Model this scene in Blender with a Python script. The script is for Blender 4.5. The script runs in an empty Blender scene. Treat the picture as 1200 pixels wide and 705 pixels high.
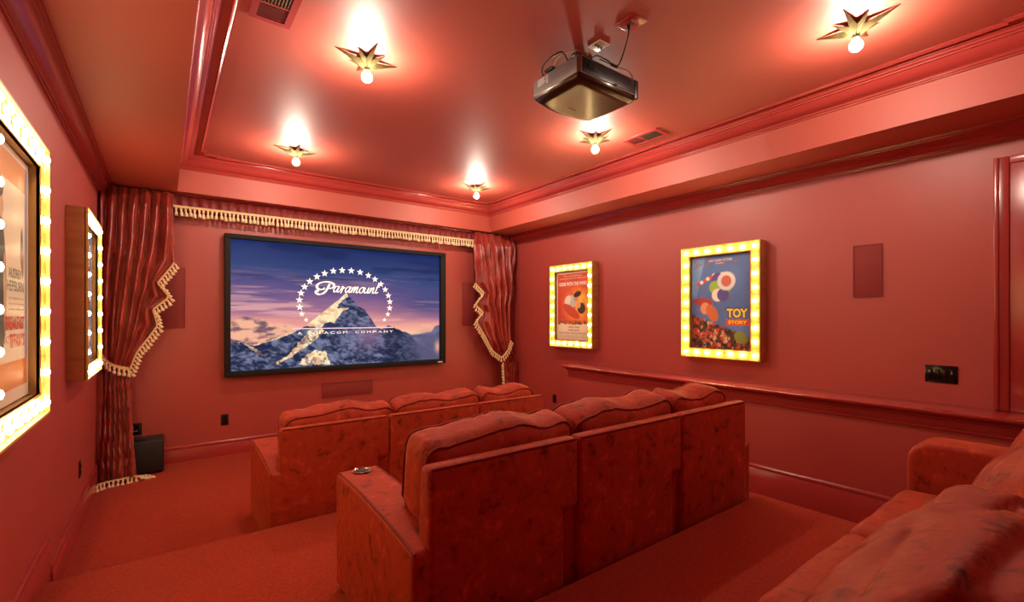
import bpy, bmesh, math, random
import numpy as np
from mathutils import Vector, Matrix, noise

random.seed(7)
C = bpy.context.scene.collection
PI = math.pi

# ------------------------------------------------------------------ camera, world, exposure
EYE = 1.573                        # eye height over the lowest floor; the code below uses heights relative to the eye
cam_d = bpy.data.cameras.new('camera')
cam = bpy.data.objects.new('camera', cam_d); C.objects.link(cam)
cam.location = (0, 0, EYE)
cam.rotation_euler = (PI / 2, 0, math.radians(-36.8))
cam_d.sensor_fit = 'HORIZONTAL'; cam_d.sensor_width = 36
cam_d.lens = 545 / 1200 * 36
cam_d.shift_y = 18.5 / 1200
cam_d.clip_start = 0.02
bpy.context.scene.camera = cam
w = bpy.data.worlds.new('world'); bpy.context.scene.world = w; w.use_nodes = True
w.node_tree.nodes['Background'].inputs[0].default_value = (0.02, 0.01, 0.01, 1)
w.node_tree.nodes['Background'].inputs[1].default_value = 0.2
vs = bpy.context.scene.view_settings
vs.view_transform = 'Standard'; vs.look = 'None'; vs.exposure = 0.2; vs.gamma = 1.0; vs.use_curve_mapping = False
BULB_E = 860.0                     # ceiling bulbs
MARQ_E = 90.0                      # marquee bulbs
cy = bpy.context.scene.cycles
cy.max_bounces = 12; cy.diffuse_bounces = 8; cy.glossy_bounces = 4
cy.sample_clamp_indirect = 10.0; cy.caustics_reflective = False; cy.caustics_refractive = False
cy.use_denoising = True

# ------------------------------------------------------------------ materials
def srgb(r, g, b):
    f = lambda c: (c / 255 / 12.92) if c / 255 <= 0.04045 else ((c / 255 + 0.055) / 1.055) ** 2.4
    return (f(r), f(g), f(b), 1)

def mat(name, col, rough=0.5, metal=0.0, spec=0.5, coat=0.0, coat_r=0.1, sheen=0.0, sheen_tint=None, emit=None, emit_s=0.0):
    m = bpy.data.materials.new(name); m.use_nodes = True
    b = m.node_tree.nodes['Principled BSDF']
    b.inputs['Base Color'].default_value = col
    b.inputs['Roughness'].default_value = rough
    b.inputs['Metallic'].default_value = metal
    b.inputs['Specular IOR Level'].default_value = spec
    b.inputs['Coat Weight'].default_value = coat
    b.inputs['Coat Roughness'].default_value = coat_r
    b.inputs['Sheen Weight'].default_value = sheen
    b.inputs['Sheen Roughness'].default_value = 0.35
    if sheen_tint: b.inputs['Sheen Tint'].default_value = sheen_tint
    if emit:
        b.inputs['Emission Color'].default_value = emit
        b.inputs['Emission Strength'].default_value = emit_s
    return m

def nodes(m):
    return m.node_tree.nodes, m.node_tree.links, m.node_tree.nodes['Principled BSDF']

def add_bump(m, scale, strength, dist=0.01, detail=4, coord='Object', stretch=None):
    n, l, b = nodes(m)
    tc = n.new('ShaderNodeTexCoord'); nz = n.new('ShaderNodeTexNoise'); bp = n.new('ShaderNodeBump')
    nz.inputs['Scale'].default_value = scale; nz.inputs['Detail'].default_value = detail
    src = tc.outputs[coord]
    if stretch:
        mp = n.new('ShaderNodeMapping'); mp.inputs['Scale'].default_value = stretch
        l.new(src, mp.inputs[0]); src = mp.outputs[0]
    l.new(src, nz.inputs['Vector']); l.new(nz.outputs['Fac'], bp.inputs['Height'])
    bp.inputs['Strength'].default_value = strength; bp.inputs['Distance'].default_value = dist
    l.new(bp.outputs[0], b.inputs['Normal'])
    return nz

def mottle(m, cols, scale, detail=6, rough=0.6, distort=0.0, stretch=None, stops=None):
    n, l, b = nodes(m)
    tc = n.new('ShaderNodeTexCoord'); nz = n.new('ShaderNodeTexNoise'); cr = n.new('ShaderNodeValToRGB')
    nz.inputs['Scale'].default_value = scale; nz.inputs['Detail'].default_value = detail
    nz.inputs['Roughness'].default_value = rough; nz.inputs['Distortion'].default_value = distort
    src = tc.outputs['Object']
    if stretch:
        mp = n.new('ShaderNodeMapping'); mp.inputs['Scale'].default_value = stretch
        l.new(src, mp.inputs[0]); src = mp.outputs[0]
    l.new(src, nz.inputs['Vector']); l.new(nz.outputs['Fac'], cr.inputs[0])
    e = cr.color_ramp.elements
    stops = stops or [0.3 + 0.4 * i / (len(cols) - 1) for i in range(len(cols))]
    e[0].position = stops[0]; e[0].color = cols[0]; e[1].position = stops[-1]; e[1].color = cols[-1]
    for p, c in list(zip(stops, cols))[1:-1]:
        x = e.new(p); x.color = c
    l.new(cr.outputs[0], b.inputs['Base Color'])
    return cr

WALL = (0.42, 0.060, 0.045, 1)
M = {}
M['wall'] = mat('red wall paint', WALL, 0.48, spec=0.75); add_bump(M['wall'], 60, 0.05, 0.004)
M['ceiling'] = mat('red satin ceiling paint', (0.41, 0.064, 0.038, 1), 0.58, spec=0.72); add_bump(M['ceiling'], 5, 0.04, 0.01)
M['trim'] = mat('red gloss trim paint', (0.37, 0.040, 0.033, 1), 0.22, spec=0.7); add_bump(M['trim'], 9, 0.03, 0.006)
M['ledge'] = mat('red lacquered ledge paint', (0.46, 0.050, 0.040, 1), 0.20, spec=1.0, coat=1.0, coat_r=0.25)
M['speaker_cloth'] = mat('painted speaker grille', (0.26, 0.027, 0.022, 1), 0.7); add_bump(M['speaker_cloth'], 900, 0.3, 0.002)
M['carpet'] = mat('red carpet pile', (0.38, 0.035, 0.018, 1), 0.95, spec=0.1, sheen=0.25, sheen_tint=(1, .35, .25, 1))
mottle(M['carpet'], [(0.26, 0.024, 0.013, 1), (0.42, 0.042, 0.021, 1), (0.58, 0.070, 0.035, 1)], 55, 8, 0.8, stops=[0.3, 0.5, 0.7]); add_bump(M['carpet'], 260, 0.9, 0.01, 3)
def velvet(name, dark, mid, light, sc, st=None, strength=0.25):
    m = mat(name, mid, 0.62, spec=0.2, sheen=1.0, sheen_tint=(1, .30, .14, 1))
    m.node_tree.nodes['Principled BSDF'].inputs['Sheen Roughness'].default_value = 0.22
    mottle(m, [dark, mid, mid, light], sc, 8, 0.66, 0.25, st, [0.28, 0.45, 0.56, 0.74])
    add_bump(m, 25, strength, 0.02, 6)
    return m
M['velvet'] = velvet('rust crushed velvet', (0.085, 0.010, 0.004, 1), (0.40, 0.044, 0.016, 1), (0.66, 0.090, 0.034, 1), 14)
M['velvet_pipe'] = velvet('rust velvet piping', (0.10, 0.010, 0.004, 1), (0.22, 0.022, 0.008, 1), (0.25, 0.03, 0.01, 1), 9)
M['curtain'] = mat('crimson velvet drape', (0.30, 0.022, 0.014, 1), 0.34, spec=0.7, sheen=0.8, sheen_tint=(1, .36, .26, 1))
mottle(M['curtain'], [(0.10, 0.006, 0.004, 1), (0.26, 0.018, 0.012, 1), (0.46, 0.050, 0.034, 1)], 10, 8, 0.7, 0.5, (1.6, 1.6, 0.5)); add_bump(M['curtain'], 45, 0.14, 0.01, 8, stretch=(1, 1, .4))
M['valance'] = mat('dark crimson velvet', (0.17, 0.010, 0.008, 1), 0.6, sheen=0.3, sheen_tint=(1, .4, .3, 1)); add_bump(M['valance'], 30, 0.4, 0.01, 6, stretch=(3, 1, .3))
M['cream'] = mat('cream braided cord', srgb(240, 214, 172), 0.7); add_bump(M['cream'], 300, 0.4, 0.004)
M['tan'] = mat('tan fringe thread', srgb(226, 190, 142), 0.8); add_bump(M['tan'], 400, 0.6, 0.004, stretch=(3, 3, .3))
M['black'] = mat('black satin plastic', (0.008, 0.007, 0.007, 1), 0.35)
M['black_gloss'] = mat('black glossy plastic', (0.006, 0.006, 0.006, 1), 0.12); add_bump(M['black_gloss'], 40, 0.08)
M['black_vinyl'] = mat('black textured vinyl', (0.012, 0.010, 0.010, 1), 0.55); add_bump(M['black_vinyl'], 220, 0.5, 0.003)
M['screen_frame'] = mat('black velvet screen frame', (0.006, 0.005, 0.005, 1), 0.8); add_bump(M['screen_frame'], 300, 0.3, 0.002)
M['brass'] = mat('aged brass', (0.30, 0.22, 0.08, 1), 0.45, 0.6); mottle(M['brass'], [(0.05, 0.038, 0.012, 1), (0.11, 0.086, 0.032, 1)], 22); add_bump(M['brass'], 60, 0.1, 0.003)
M['gold'] = mat('gold marquee panel', srgb(222, 176, 76), 0.38, 0.0, 0.6); mottle(M['gold'], [srgb(214, 164, 60), srgb(230, 186, 92)], 10)
M['gold_side'] = mat('bronze marquee side', srgb(176, 122, 74), 0.42, 0.25); mottle(M['gold_side'], [srgb(160, 108, 64), srgb(190, 136, 84)], 3, stretch=(1, 1, 6))
M['mirror_liner'] = mat('brown frame liner', srgb(150, 104, 56), 0.4, 0.3)
M['proj_grey'] = mat('grey metallic projector shell', (0.26, 0.24, 0.23, 1), 0.38, 0.5, coat=0.2); mottle(M['proj_grey'], [(0.25, 0.23, 0.22, 1), (0.28, 0.26, 0.25, 1)], 4)
M['proj_dark'] = mat('projector underside with painted reflection', (0.085, 0.060, 0.040, 1), 0.30, 0.8, coat=0.3, coat_r=0.12); mottle(M['proj_dark'], [(0.035, 0.022, 0.012, 1), (0.055, 0.035, 0.019, 1)], 4)  # bronze tint paints in what the underside reflects
M['glass_lens'] = mat('lens glass', (0.01, 0.012, 0.03, 1), 0.03, coat=1.0)
M['chrome'] = mat('polished steel', (0.75, 0.72, 0.68, 1), 0.15, 1.0)
M['white_pl'] = mat('off white plastic', srgb(222, 205, 190), 0.45)
M['yellow_cable'] = mat('yellow cable jacket', srgb(215, 160, 40), 0.5)
M['wood_foot'] = mat('dark wooden foot', (0.03, 0.012, 0.006, 1), 0.4)
M['vent_in'] = mat('dark vent louvre', (0.16, 0.10, 0.07, 1), 0.4, 0.5)
M['cream_shade'] = mat('cream frosted glass', srgb(240, 205, 150), 0.4)
def emis(name, col, s):
    m = bpy.data.materials.new(name); m.use_nodes = True
    n = m.node_tree.nodes; n.remove(n['Principled BSDF'])
    e = n.new('ShaderNodeEmission'); e.inputs[0].default_value = col; e.inputs[1].default_value = s
    m.node_tree.links.new(e.outputs[0], n['Material Output'].inputs[0]); return m
M['bulb'] = emis('lit ceiling bulb', (1.0, 0.87, 0.70, 1), BULB_E)
M['mbulb'] = emis('lit marquee bulb', (1.0, 0.76, 0.38, 1), MARQ_E)
def vcol_mat(name, emit, s=1.0):
    m = bpy.data.materials.new(name); m.use_nodes = True
    n, l, b = nodes(m)
    a = n.new('ShaderNodeAttribute'); a.attribute_name = 'Col'
    if emit:
        b.inputs['Base Color'].default_value = (0.01, 0.01, 0.01, 1); b.inputs['Roughness'].default_value = 0.9; b.inputs['Specular IOR Level'].default_value = 0.0
        l.new(a.outputs['Color'], b.inputs['Emission Color']); b.inputs['Emission Strength'].default_value = s
    else:
        l.new(a.outputs['Color'], b.inputs['Base Color']); b.inputs['Roughness'].default_value = 0.6
    return m
M['picture'] = vcol_mat('projected picture', True, 1.0)
M['print'] = vcol_mat('printed poster paper', False)
def ink(name, c, e=0.0):
    return mat(name, c, 0.6, emit=c if e else None, emit_s=e)

# ------------------------------------------------------------------ object helpers
LOC = {}
def tag(o, label=None, cat=None, group=None, kind=None):
    if label: o['label'] = label
    if cat: o['category'] = cat
    if group: o['group'] = group
    if kind: o['kind'] = kind
    return o
def thing(name, loc, label, cat, group=None):
    o = bpy.data.objects.new(name, None); C.objects.link(o)
    o.location = loc; o.empty_display_size = 0.1
    LOC[o.name] = Vector(loc)
    return tag(o, label, cat, group)
def finish(me, ang=35, smooth=True):
    bm = bmesh.new(); bm.from_mesh(me)
    for f in bm.faces: f.smooth = smooth
    if smooth:
        a = math.radians(ang)
        for e in bm.edges:
            if len(e.link_faces) == 2: e.smooth = e.calc_face_angle(0) < a
    bm.to_mesh(me); bm.free()
def link(name, me, m, parent=None, ang=35, smooth=True, shared=False):
    """Link world-coordinate mesh data as one object; parts become local to their thing's base."""
    if not shared:
        finish(me, ang, smooth)
    o = bpy.data.objects.new(name, me); C.objects.link(o)
    if m is not None and len(me.materials) == 0: me.materials.append(m)
    if parent is not None:
        L = LOC[parent.name]
        if not shared: me.transform(Matrix.Translation(-L))
        o.parent = parent
        LOC[o.name] = L
    else:
        co = np.array([v.co for v in me.vertices]); mn = co.min(0); mx = co.max(0)
        L = Vector(((mn[0] + mx[0]) / 2, (mn[1] + mx[1]) / 2, mn[2]))
        me.transform(Matrix.Translation(-L)); o.location = L; LOC[o.name] = L
    return o
def put(name, me, parent, loc, rot=None, scale=None):
    """Place an instance of shared mesh data at a world point under its thing."""
    o = bpy.data.objects.new(name, me); C.objects.link(o); o.parent = parent
    o.location = Vector(loc) - LOC[parent.name]
    if rot is not None: o.rotation_euler = rot
    if scale is not None: o.scale = scale
    LOC[o.name] = Vector(loc)
    return o
def pyd(name, v, f):
    me = bpy.data.meshes.new(name); me.from_pydata([tuple(p) for p in v], [], f); me.update(); return me
def merge(name, parts):
    V = []; F = []
    for v, f in parts:
        k = len(V); V += list(v); F += [[i + k for i in q] for q in f]
    return pyd(name, V, F)
def box_g(x0, x1, y0, y1, z0, z1):
    v = [(x0, y0, z0), (x1, y0, z0), (x1, y1, z0), (x0, y1, z0), (x0, y0, z1), (x1, y0, z1), (x1, y1, z1), (x0, y1, z1)]
    return v, [(0, 3, 2, 1), (4, 5, 6, 7), (0, 1, 5, 4), (1, 2, 6, 5), (2, 3, 7, 6), (3, 0, 4, 7)]
def bevel_me(me, wdt, seg=2, ang=30):
    bm = bmesh.new(); bm.from_mesh(me)
    bmesh.ops.recalc_face_normals(bm, faces=bm.faces)
    ed = [e for e in bm.edges if len(e.link_faces) == 2 and e.calc_face_angle(0) > math.radians(ang)]
    if wdt > 0: bmesh.ops.bevel(bm, geom=ed, offset=wdt, segments=seg, affect='EDGES', profile=0.5, clamp_overlap=True)
    bm.to_mesh(me); bm.free(); return me
def box(name, x0, x1, y0, y1, z0, z1, m, parent=None, bev=0.0, seg=2):
    me = pyd(name, *box_g(x0, x1, y0, y1, z0, z1))
    if bev: bevel_me(me, bev, seg)
    return link(name, me, m, parent)
def prism_g(poly, a0, a1, axis):
    """poly: 2-D points; extruded from a0 to a1 along axis 0/1/2 (the poly takes the other two axes in order)"""
    def P(a, p):
        q = [0, 0, 0]; r = [i for i in range(3) if i != axis]; q[axis] = a; q[r[0]] = p[0]; q[r[1]] = p[1]; return tuple(q)
    n = len(poly); v = [P(a0, p) for p in poly] + [P(a1, p) for p in poly]
    f = [list(range(n))[::-1], list(range(n, 2 * n))] + [[i, (i + 1) % n, n + (i + 1) % n, n + i] for i in range(n)]
    return v, f
def sweep_g(path, prof, closed=False, capped=True):
    """path: 2-D (x, y) points; prof: (offset to the left of travel, z) points, closed loop"""
    n = len(path); P = [Vector((p[0], p[1])) for p in path]; rows = []
    for i in range(n):
        d0 = (P[i] - P[i - 1]).normalized() if (closed or i > 0) else None
        d1 = (P[(i + 1) % n] - P[i]).normalized() if (closed or i < n - 1) else None
        if d0 is None: d0 = d1
        if d1 is None: d1 = d0
        n0 = Vector((-d0.y, d0.x)); n1 = Vector((-d1.y, d1.x))
        mdir = (n0 + n1)
        mdir = mdir / max(0.2, mdir.dot(n0)) if mdir.length > 1e-6 else n0
        rows.append([(P[i].x + mdir.x * a, P[i].y + mdir.y * a, z) for a, z in prof])
    V = [p for r in rows for p in r]; k = len(prof); F = []
    for i in range(n if closed else n - 1):
        for j in range(k):
            a = i * k + j; b = i * k + (j + 1) % k; c = ((i + 1) % n) * k + (j + 1) % k; d = ((i + 1) % n) * k + j
            F.append([a, b, c, d])
    if not closed and capped:
        F.append(list(range(k))); F.append([(n - 1) * k + j for j in range(k)][::-1])
    return V, F
def sweep(name, path, prof, m, parent=None, closed=False, ang=25):
    me = pyd(name, *sweep_g(path, prof, closed))
    bm = bmesh.new(); bm.from_mesh(me); bmesh.ops.recalc_face_normals(bm, faces=bm.faces); bm.to_mesh(me); bm.free()
    return link(name, me, m, parent, ang)
def tube_g(pts, r, n=8, closed=False):
    pts = [Vector(p) for p in pts]; N = len(pts); V = []; F = []
    up = Vector((0, 0, 1)); prev = None
    for i, p in enumerate(pts):
        if closed: t = (pts[(i + 1) % N] - pts[i - 1])
        else: t = pts[min(i + 1, N - 1)] - pts[max(i - 1, 0)]
        t = t.normalized() if t.length > 1e-9 else Vector((1, 0, 0))
        if prev is None:
            a = up if abs(t.dot(up)) < 0.9 else Vector((1, 0, 0)); u = t.cross(a).normalized()
        else:
            u = (prev - t * prev.dot(t)).normalized()
        prev = u; wv = t.cross(u)
        rr = r[i] if hasattr(r, '__len__') else r
        for k in range(n):
            an = 2 * PI * k / n; V.append(p + u * math.cos(an) * rr + wv * math.sin(an) * rr)
    for i in range(N if closed else N - 1):
        for k in range(n):
            a = i * n + k; b = i * n + (k + 1) % n; c = ((i + 1) % N) * n
            F.append([a, b, c + (k + 1) % n, c + k])
    if not closed: F.append(list(range(n))[::-1]); F.append([(N - 1) * n + k for k in range(n)])
    return V, F
def tube(name, pts, r, m, parent=None, n=8, closed=False):
    return link(name, pyd(name, *tube_g(pts, r, n, closed)), m, parent, 60)
def lathe_g(prof, n=16, c=(0, 0, 0), axis='z'):
    V = []; F = []
    for r, z in prof:
        for k in range(n):
            a = 2 * PI * k / n
            q = (r * math.cos(a), r * math.sin(a), z)
            if axis == 'y': q = (q[0], z, q[1])
            if axis == 'x': q = (z, q[0], q[1])
            V.append((c[0] + q[0], c[1] + q[1], c[2] + q[2]))
    for i in range(len(prof) - 1):
        for k in range(n):
            a = i * n + k; b = i * n + (k + 1) % n; F.append([a, b, b + n, a + n])
    F.append(list(range(n))[::-1]); F.append([(len(prof) - 1) * n + k for k in range(n)])
    return V, F
def catmull(pts, k=8, closed=False):
    P = [Vector(p) for p in pts]; N = len(P); out = []
    for i in range(N if closed else N - 1):
        p0 = P[i - 1] if (i > 0 or closed) else P[0]; p1 = P[i]; p2 = P[(i + 1) % N]
        p3 = P[(i + 2) % N] if (closed or i + 2 < N) else P[-1]
        for j in range(k):
            t = j / k
            out.append(0.5 * ((2 * p1) + (p2 - p0) * t + (2 * p0 - 5 * p1 + 4 * p2 - p3) * t * t + (3 * p1 - p0 - 3 * p2 + p3) * t ** 3))
    if not closed: out.append(P[-1])
    return out
def coords(h, r, nin, nc=4):
    a = [-h + r * (1 - math.cos(PI / 2 * i / nc)) * 1.0 for i in range(nc)]
    b = [-(h - r) + 2 * (h - r) * i / nin for i in range(nin + 1)]
    return a + b + [-x for x in reversed(a)]
def soft_g(size, r, nin=(14, 6, 10), bulge=(0, 0, 0), f=None):
    """a padded block: rounded edges, bulging faces, then an arbitrary deformation f"""
    h = [s / 2 for s in size]; cs = [coords(h[i], r, nin[i]) for i in range(3)]
    idx = {}; V = []; F = []
    def vert(i, j, k):
        key = (i, j, k)
        if key in idx: return idx[key]
        q = Vector((cs[0][i], cs[1][j], cs[2][k]))
        inn = Vector([max(-(h[a] - r), min(h[a] - r, q[a])) for a in range(3)])
        d = q - inn
        if d.length > 1e-9: q = inn + d.normalized() * r
        p = [q[a] / h[a] for a in range(3)]
        for a in range(3):
            b, c = [x for x in range(3) if x != a]
            q[a] += bulge[a] * p[a] * max(0, 1 - p[b] ** 2) * max(0, 1 - p[c] ** 2)
        if f: q = f(q)
        idx[key] = len(V); V.append(q); return idx[key]
    n = [len(c) - 1 for c in cs]
    for a in range(3):
        b, c = [(1, 2), (2, 0), (0, 1)][a]
        for s in (0, n[a]):
            for i in range(n[b]):
                for j in range(n[c]):
                    q = []
                    for di, dj in ((0, 0), (1, 0), (1, 1), (0, 1)):
                        k = [0, 0, 0]; k[a] = s; k[b] = i + di; k[c] = j + dj; q.append(vert(*k))
                    F.append(q if s else q[::-1])
    return V, F
def rrect(hx, hz, r, n=5):
    out = []
    for cx, cz, a0 in ((hx - r, hz - r, 0), (-(hx - r), hz - r, 90), (-(hx - r), -(hz - r), 180), (hx - r, -(hz - r), 270)):
        for i in range(n + 1):
            a = math.radians(a0 + 90 * i / n); out.append((cx + r * math.cos(a), cz + r * math.sin(a)))
    res = []
    for i in range(len(out)):
        a = out[i]; b = out[(i + 1) % len(out)]; L = math.hypot(b[0] - a[0], b[1] - a[1]); k = max(1, int(L / 0.03))
        for j in range(k): res.append((a[0] + (b[0] - a[0]) * j / k, a[1] + (b[1] - a[1]) * j / k))
    return res
def text(name, s, m, parent, org, ux, uy, x0, x1, y0, y1, off=0.0, shear=0.0, bold=0.0, spacing=1.0):
    """lettering fitted in the box x0..x1, y0..y1 of the plane with origin org and unit axes ux, uy"""
    cu = bpy.data.curves.new(name, 'FONT'); cu.body = s; cu.shear = shear; cu.space_character = spacing; cu.resolution_u = 3
    cu.offset = bold
    tmp = bpy.data.objects.new('tmp', cu); C.objects.link(tmp); bpy.context.view_layer.update()
    me = bpy.data.meshes.new_from_object(tmp.evaluated_get(bpy.context.evaluated_depsgraph_get()))
    bpy.data.objects.remove(tmp); bpy.data.curves.remove(cu)
    co = np.empty(len(me.vertices) * 3); me.vertices.foreach_get('co', co); co = co.reshape(-1, 3)
    mn = co.min(0); mx = co.max(0)
    ux = Vector(ux); uy = Vector(uy); nn = ux.cross(uy)
    for v in me.vertices:
        a = x0 + (v.co.x - mn[0]) / (mx[0] - mn[0]) * (x1 - x0); b = y0 + (v.co.y - mn[1]) / (mx[1] - mn[1]) * (y1 - y0)
        v.co = Vector(org) + ux * a + uy * b + nn * off
    me.materials.clear()
    return link(name, me, m, parent, smooth=False)

# ------------------------------------------------------------------ 2-D painting on numpy grids (flat prints and the projected picture)
def vnoise(x, y, seed):
    rs = np.random.RandomState(seed); T = rs.rand(256, 256)
    xi = np.floor(x).astype(int); yi = np.floor(y).astype(int); xf = x - xi; yf = y - yi
    u = xf * xf * (3 - 2 * xf); v = yf * yf * (3 - 2 * yf)
    g = lambda a, b: T[a % 256, b % 256]
    return (g(xi, yi) * (1 - u) + g(xi + 1, yi) * u) * (1 - v) + (g(xi, yi + 1) * (1 - u) + g(xi + 1, yi + 1) * u) * v
def fbm(x, y, seed, octv=5, gain=0.5):
    s = 0; a = 1; t = 0
    for o in range(octv):
        s = s + a * vnoise(x * 2 ** o, y * 2 ** o, seed + o); t += a; a *= gain
    return s / t
def lin(r, g, b): return np.array(srgb(r, g, b)[:3])
def mix(a, b, t): return a + (b - a) * np.clip(t, 0, 1)[..., None]
def sm(a, b, x): t = np.clip((x - a) / (b - a), 0, 1); return t * t * (3 - 2 * t)
def picture(name, col, org, ux, uy, m, parent):
    """grid plane whose colour attribute holds the picture; col has shape (ny, nx, 3), row 0 at the bottom"""
    ny, nx = col.shape[:2]; ux = np.array(ux, float); uy = np.array(uy, float); org = np.array(org, float)
    a, b = np.meshgrid(np.linspace(0, 1, nx), np.linspace(0, 1, ny))
    V = org + a[..., None] * ux + b[..., None] * uy
    i = np.arange(nx * ny).reshape(ny, nx)
    F = np.stack([i[:-1, :-1], i[:-1, 1:], i[1:, 1:], i[1:, :-1]], -1).reshape(-1, 4)
    me = bpy.data.meshes.new(name); me.vertices.add(nx * ny); me.vertices.foreach_set('co', V.reshape(-1))
    me.loops.add(F.size); me.loops.foreach_set('vertex_index', F.reshape(-1).astype(np.int32))
    me.polygons.add(len(F)); me.polygons.foreach_set('loop_start', np.arange(0, F.size, 4).astype(np.int32))
    me.update(calc_edges=True)
    at = me.color_attributes.new('Col', 'FLOAT_COLOR', 'POINT')
    at.data.foreach_set('color', np.concatenate([col, np.ones((ny, nx, 1))], -1).reshape(-1).astype(np.float32))
    me.materials.append(m)
    o = bpy.data.objects.new(name, me); C.objects.link(o); o.parent = parent
    me.transform(Matrix.Translation(-LOC[parent.name])); LOC[o.name] = LOC[parent.name]
    return o

# ------------------------------------------------------------------ room shell (heights relative to the eye)
XL, XR, YF, YB = -0.51, 4.57, 6.20, -0.62
Z0, Z1, Z2 = -1.573, -1.37, -1.17          # front floor, first platform, second platform
ZS, ZC = 1.31, 1.68                        # soffit underside, tray ceiling
E1, E2 = 3.37, 1.49                        # riser lines of the platforms
PX = 3.16                                  # right edge of the platforms
XK = 4.24                                  # face of the half wall
LZ = -0.636                                # its ledge
TX0, TX1, TY0, TY1 = 0.11, 4.04, 0.09, 5.97  # tray opening

def struct(o): o['kind'] = 'structure'; return o
struct(box('floor', XL - .1, XR + .1, YB - .1, YF + .1, Z0 - .1, Z0, M['carpet']))
struct(box('wall_front', XL - .1, XR + .1, YF, YF + .1, Z0, ZS + .1, M['wall']))
struct(box('wall_back', XL - .1, XR + .1, YB - .1, YB, Z0, ZS + .1, M['wall']))
struct(box('wall_left', XL - .1, XL, YB, YF, Z0, ZS + .1, M['wall']))
struct(box('wall_right', XR, XR + .1, YB, YF, Z0, ZS + .1, M['wall']))
# soffit ring
rect = [(TX0, TY0), (TX1, TY0), (TX1, TY1), (TX0, TY1)]
outer = [(XL, YB), (XR, YB), (XR, YF), (XL, YF)]
V = [(x, y, ZS) for x, y in outer] + [(x, y, ZS) for x, y in rect] + [(x, y, ZC + .02) for x, y in outer] + [(x, y, ZC + .02) for x, y in rect]
F = []
for i in range(4):
    j = (i + 1) % 4
    F += [[i, 4 + i, 4 + j, j], [4 + i, 12 + i, 12 + j, 4 + j], [8 + i, 8 + j, 12 + j, 12 + i], [i, j, 8 + j, 8 + i]]
struct(link('soffit', pyd('soffit', V, F), M['ceiling'], ang=20))
struct(box('ceiling', XL, XR, YB, YF, ZC, ZC + .08, M['ceiling']))
# tray crown (closed loop round the opening; +offset points into the opening)
ccw = rect
prof = [(0, 1.545), (.012, 1.545), (.016, 1.556), (.024, 1.560), (.026, 1.568), (.034, 1.575), (.050, 1.582), (.070, 1.598), (.086, 1.622),
        (.094, 1.636), (.104, 1.639), (.108, 1.648), (.118, 1.652), (.124, 1.664), (.134, 1.668), (.136, ZC), (0, ZC)]
struct(sweep('trim_1', ccw, prof, M['trim'], closed=True, ang=40))
# thin ceiling moulding with notched corners
x0, x1, y0, y1 = TX0 + .225, TX1 - .225, TY0 + .235, TY1 - .225; q = .055
notch = [(x0 + 2 * q, y0 - q + .02), (x1 - 2 * q, y0 - q + .02), (x1 - 2 * q, y0 + .02), (x1, y0 + .02), (x1, y0 + 2 * q), (x1 + .03, y0 + 2 * q),
         (x1 + .03, y1 - 2 * q), (x1, y1 - 2 * q), (x1, y1 - .02), (x1 - 2 * q, y1 - .02), (x1 - 2 * q, y1 + .02), (x0 + 2 * q, y1 + .02),
         (x0 + 2 * q, y1 - .02), (x0, y1 - .02), (x0, y1 - 2 * q), (x0 - .03, y1 - 2 * q), (x0 - .03, y0 + 2 * q), (x0, y0 + 2 * q), (x0, y0 + .02), (x0 + 2 * q, y0 + .02)]
prof = [(-.014, ZC), (-.014, ZC - .008), (-.008, ZC - .017), (0, ZC - .012), (.006, ZC - .006), (.014, ZC - .005), (.014, ZC)]
struct(sweep('trim_2', notch, prof, M['trim'], closed=True, ang=40))
# room crown, one per wall, mitred
cp = [(0, 1.195), (.010, 1.195), (.012, 1.204), (.020, 1.207), (.022, 1.214), (.036, 1.222), (.056, 1.238), (.072, 1.262), (.080, 1.280), (.090, 1.283),
      (.093, 1.292), (.102, 1.296), (.106, ZS), (0, ZS)]
def side(a, b, prof, nm, m, mitre=True):
    (ax, ay), (bx, by) = a, b
    d = Vector((bx - ax, by - ay)).normalized(); n = Vector((-d.y, d.x)); V = []
    for px, py, s in ((ax, ay, 1), (bx, by, -1)):
        for o, z in prof:
            k = o * s if mitre else 0
            V.append((px + n.x * o + d.x * k, py + n.y * o + d.y * k, z))
    k = len(prof); F = [[i, (i + 1) % k, k + (i + 1) % k, k + i] for i in range(k)] + [list(range(k))[::-1], list(range(k, 2 * k))]
    me = pyd(nm, V, F); bm = bmesh.new(); bm.from_mesh(me); bmesh.ops.recalc_face_normals(bm, faces=bm.faces); bm.to_mesh(me); bm.free()
    return struct(link(nm, me, m, ang=40))
side((XL, YB), (XR, YB), cp, 'trim_3', M['trim'])
side((XR, YB), (XR, YF), cp, 'trim_4', M['trim'])
side((XR, YF), (XL, YF), cp, 'trim_5', M['trim'])
side((XL, YF), (XL, YB), cp, 'trim_6', M['trim'])
# platforms (carpeted, with softly rounded nosing)
def platform(nm, ylow, yhigh, zt, zb):
    me = pyd(nm, *box_g(XL, PX, ylow, yhigh, zb, zt)); bevel_me(me, .018, 3)
    return struct(link(nm, me, M['carpet']))
platform('platform', YB, E1, Z1, Z0)
platform('platform', YB, E2, Z2, Z1)
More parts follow.
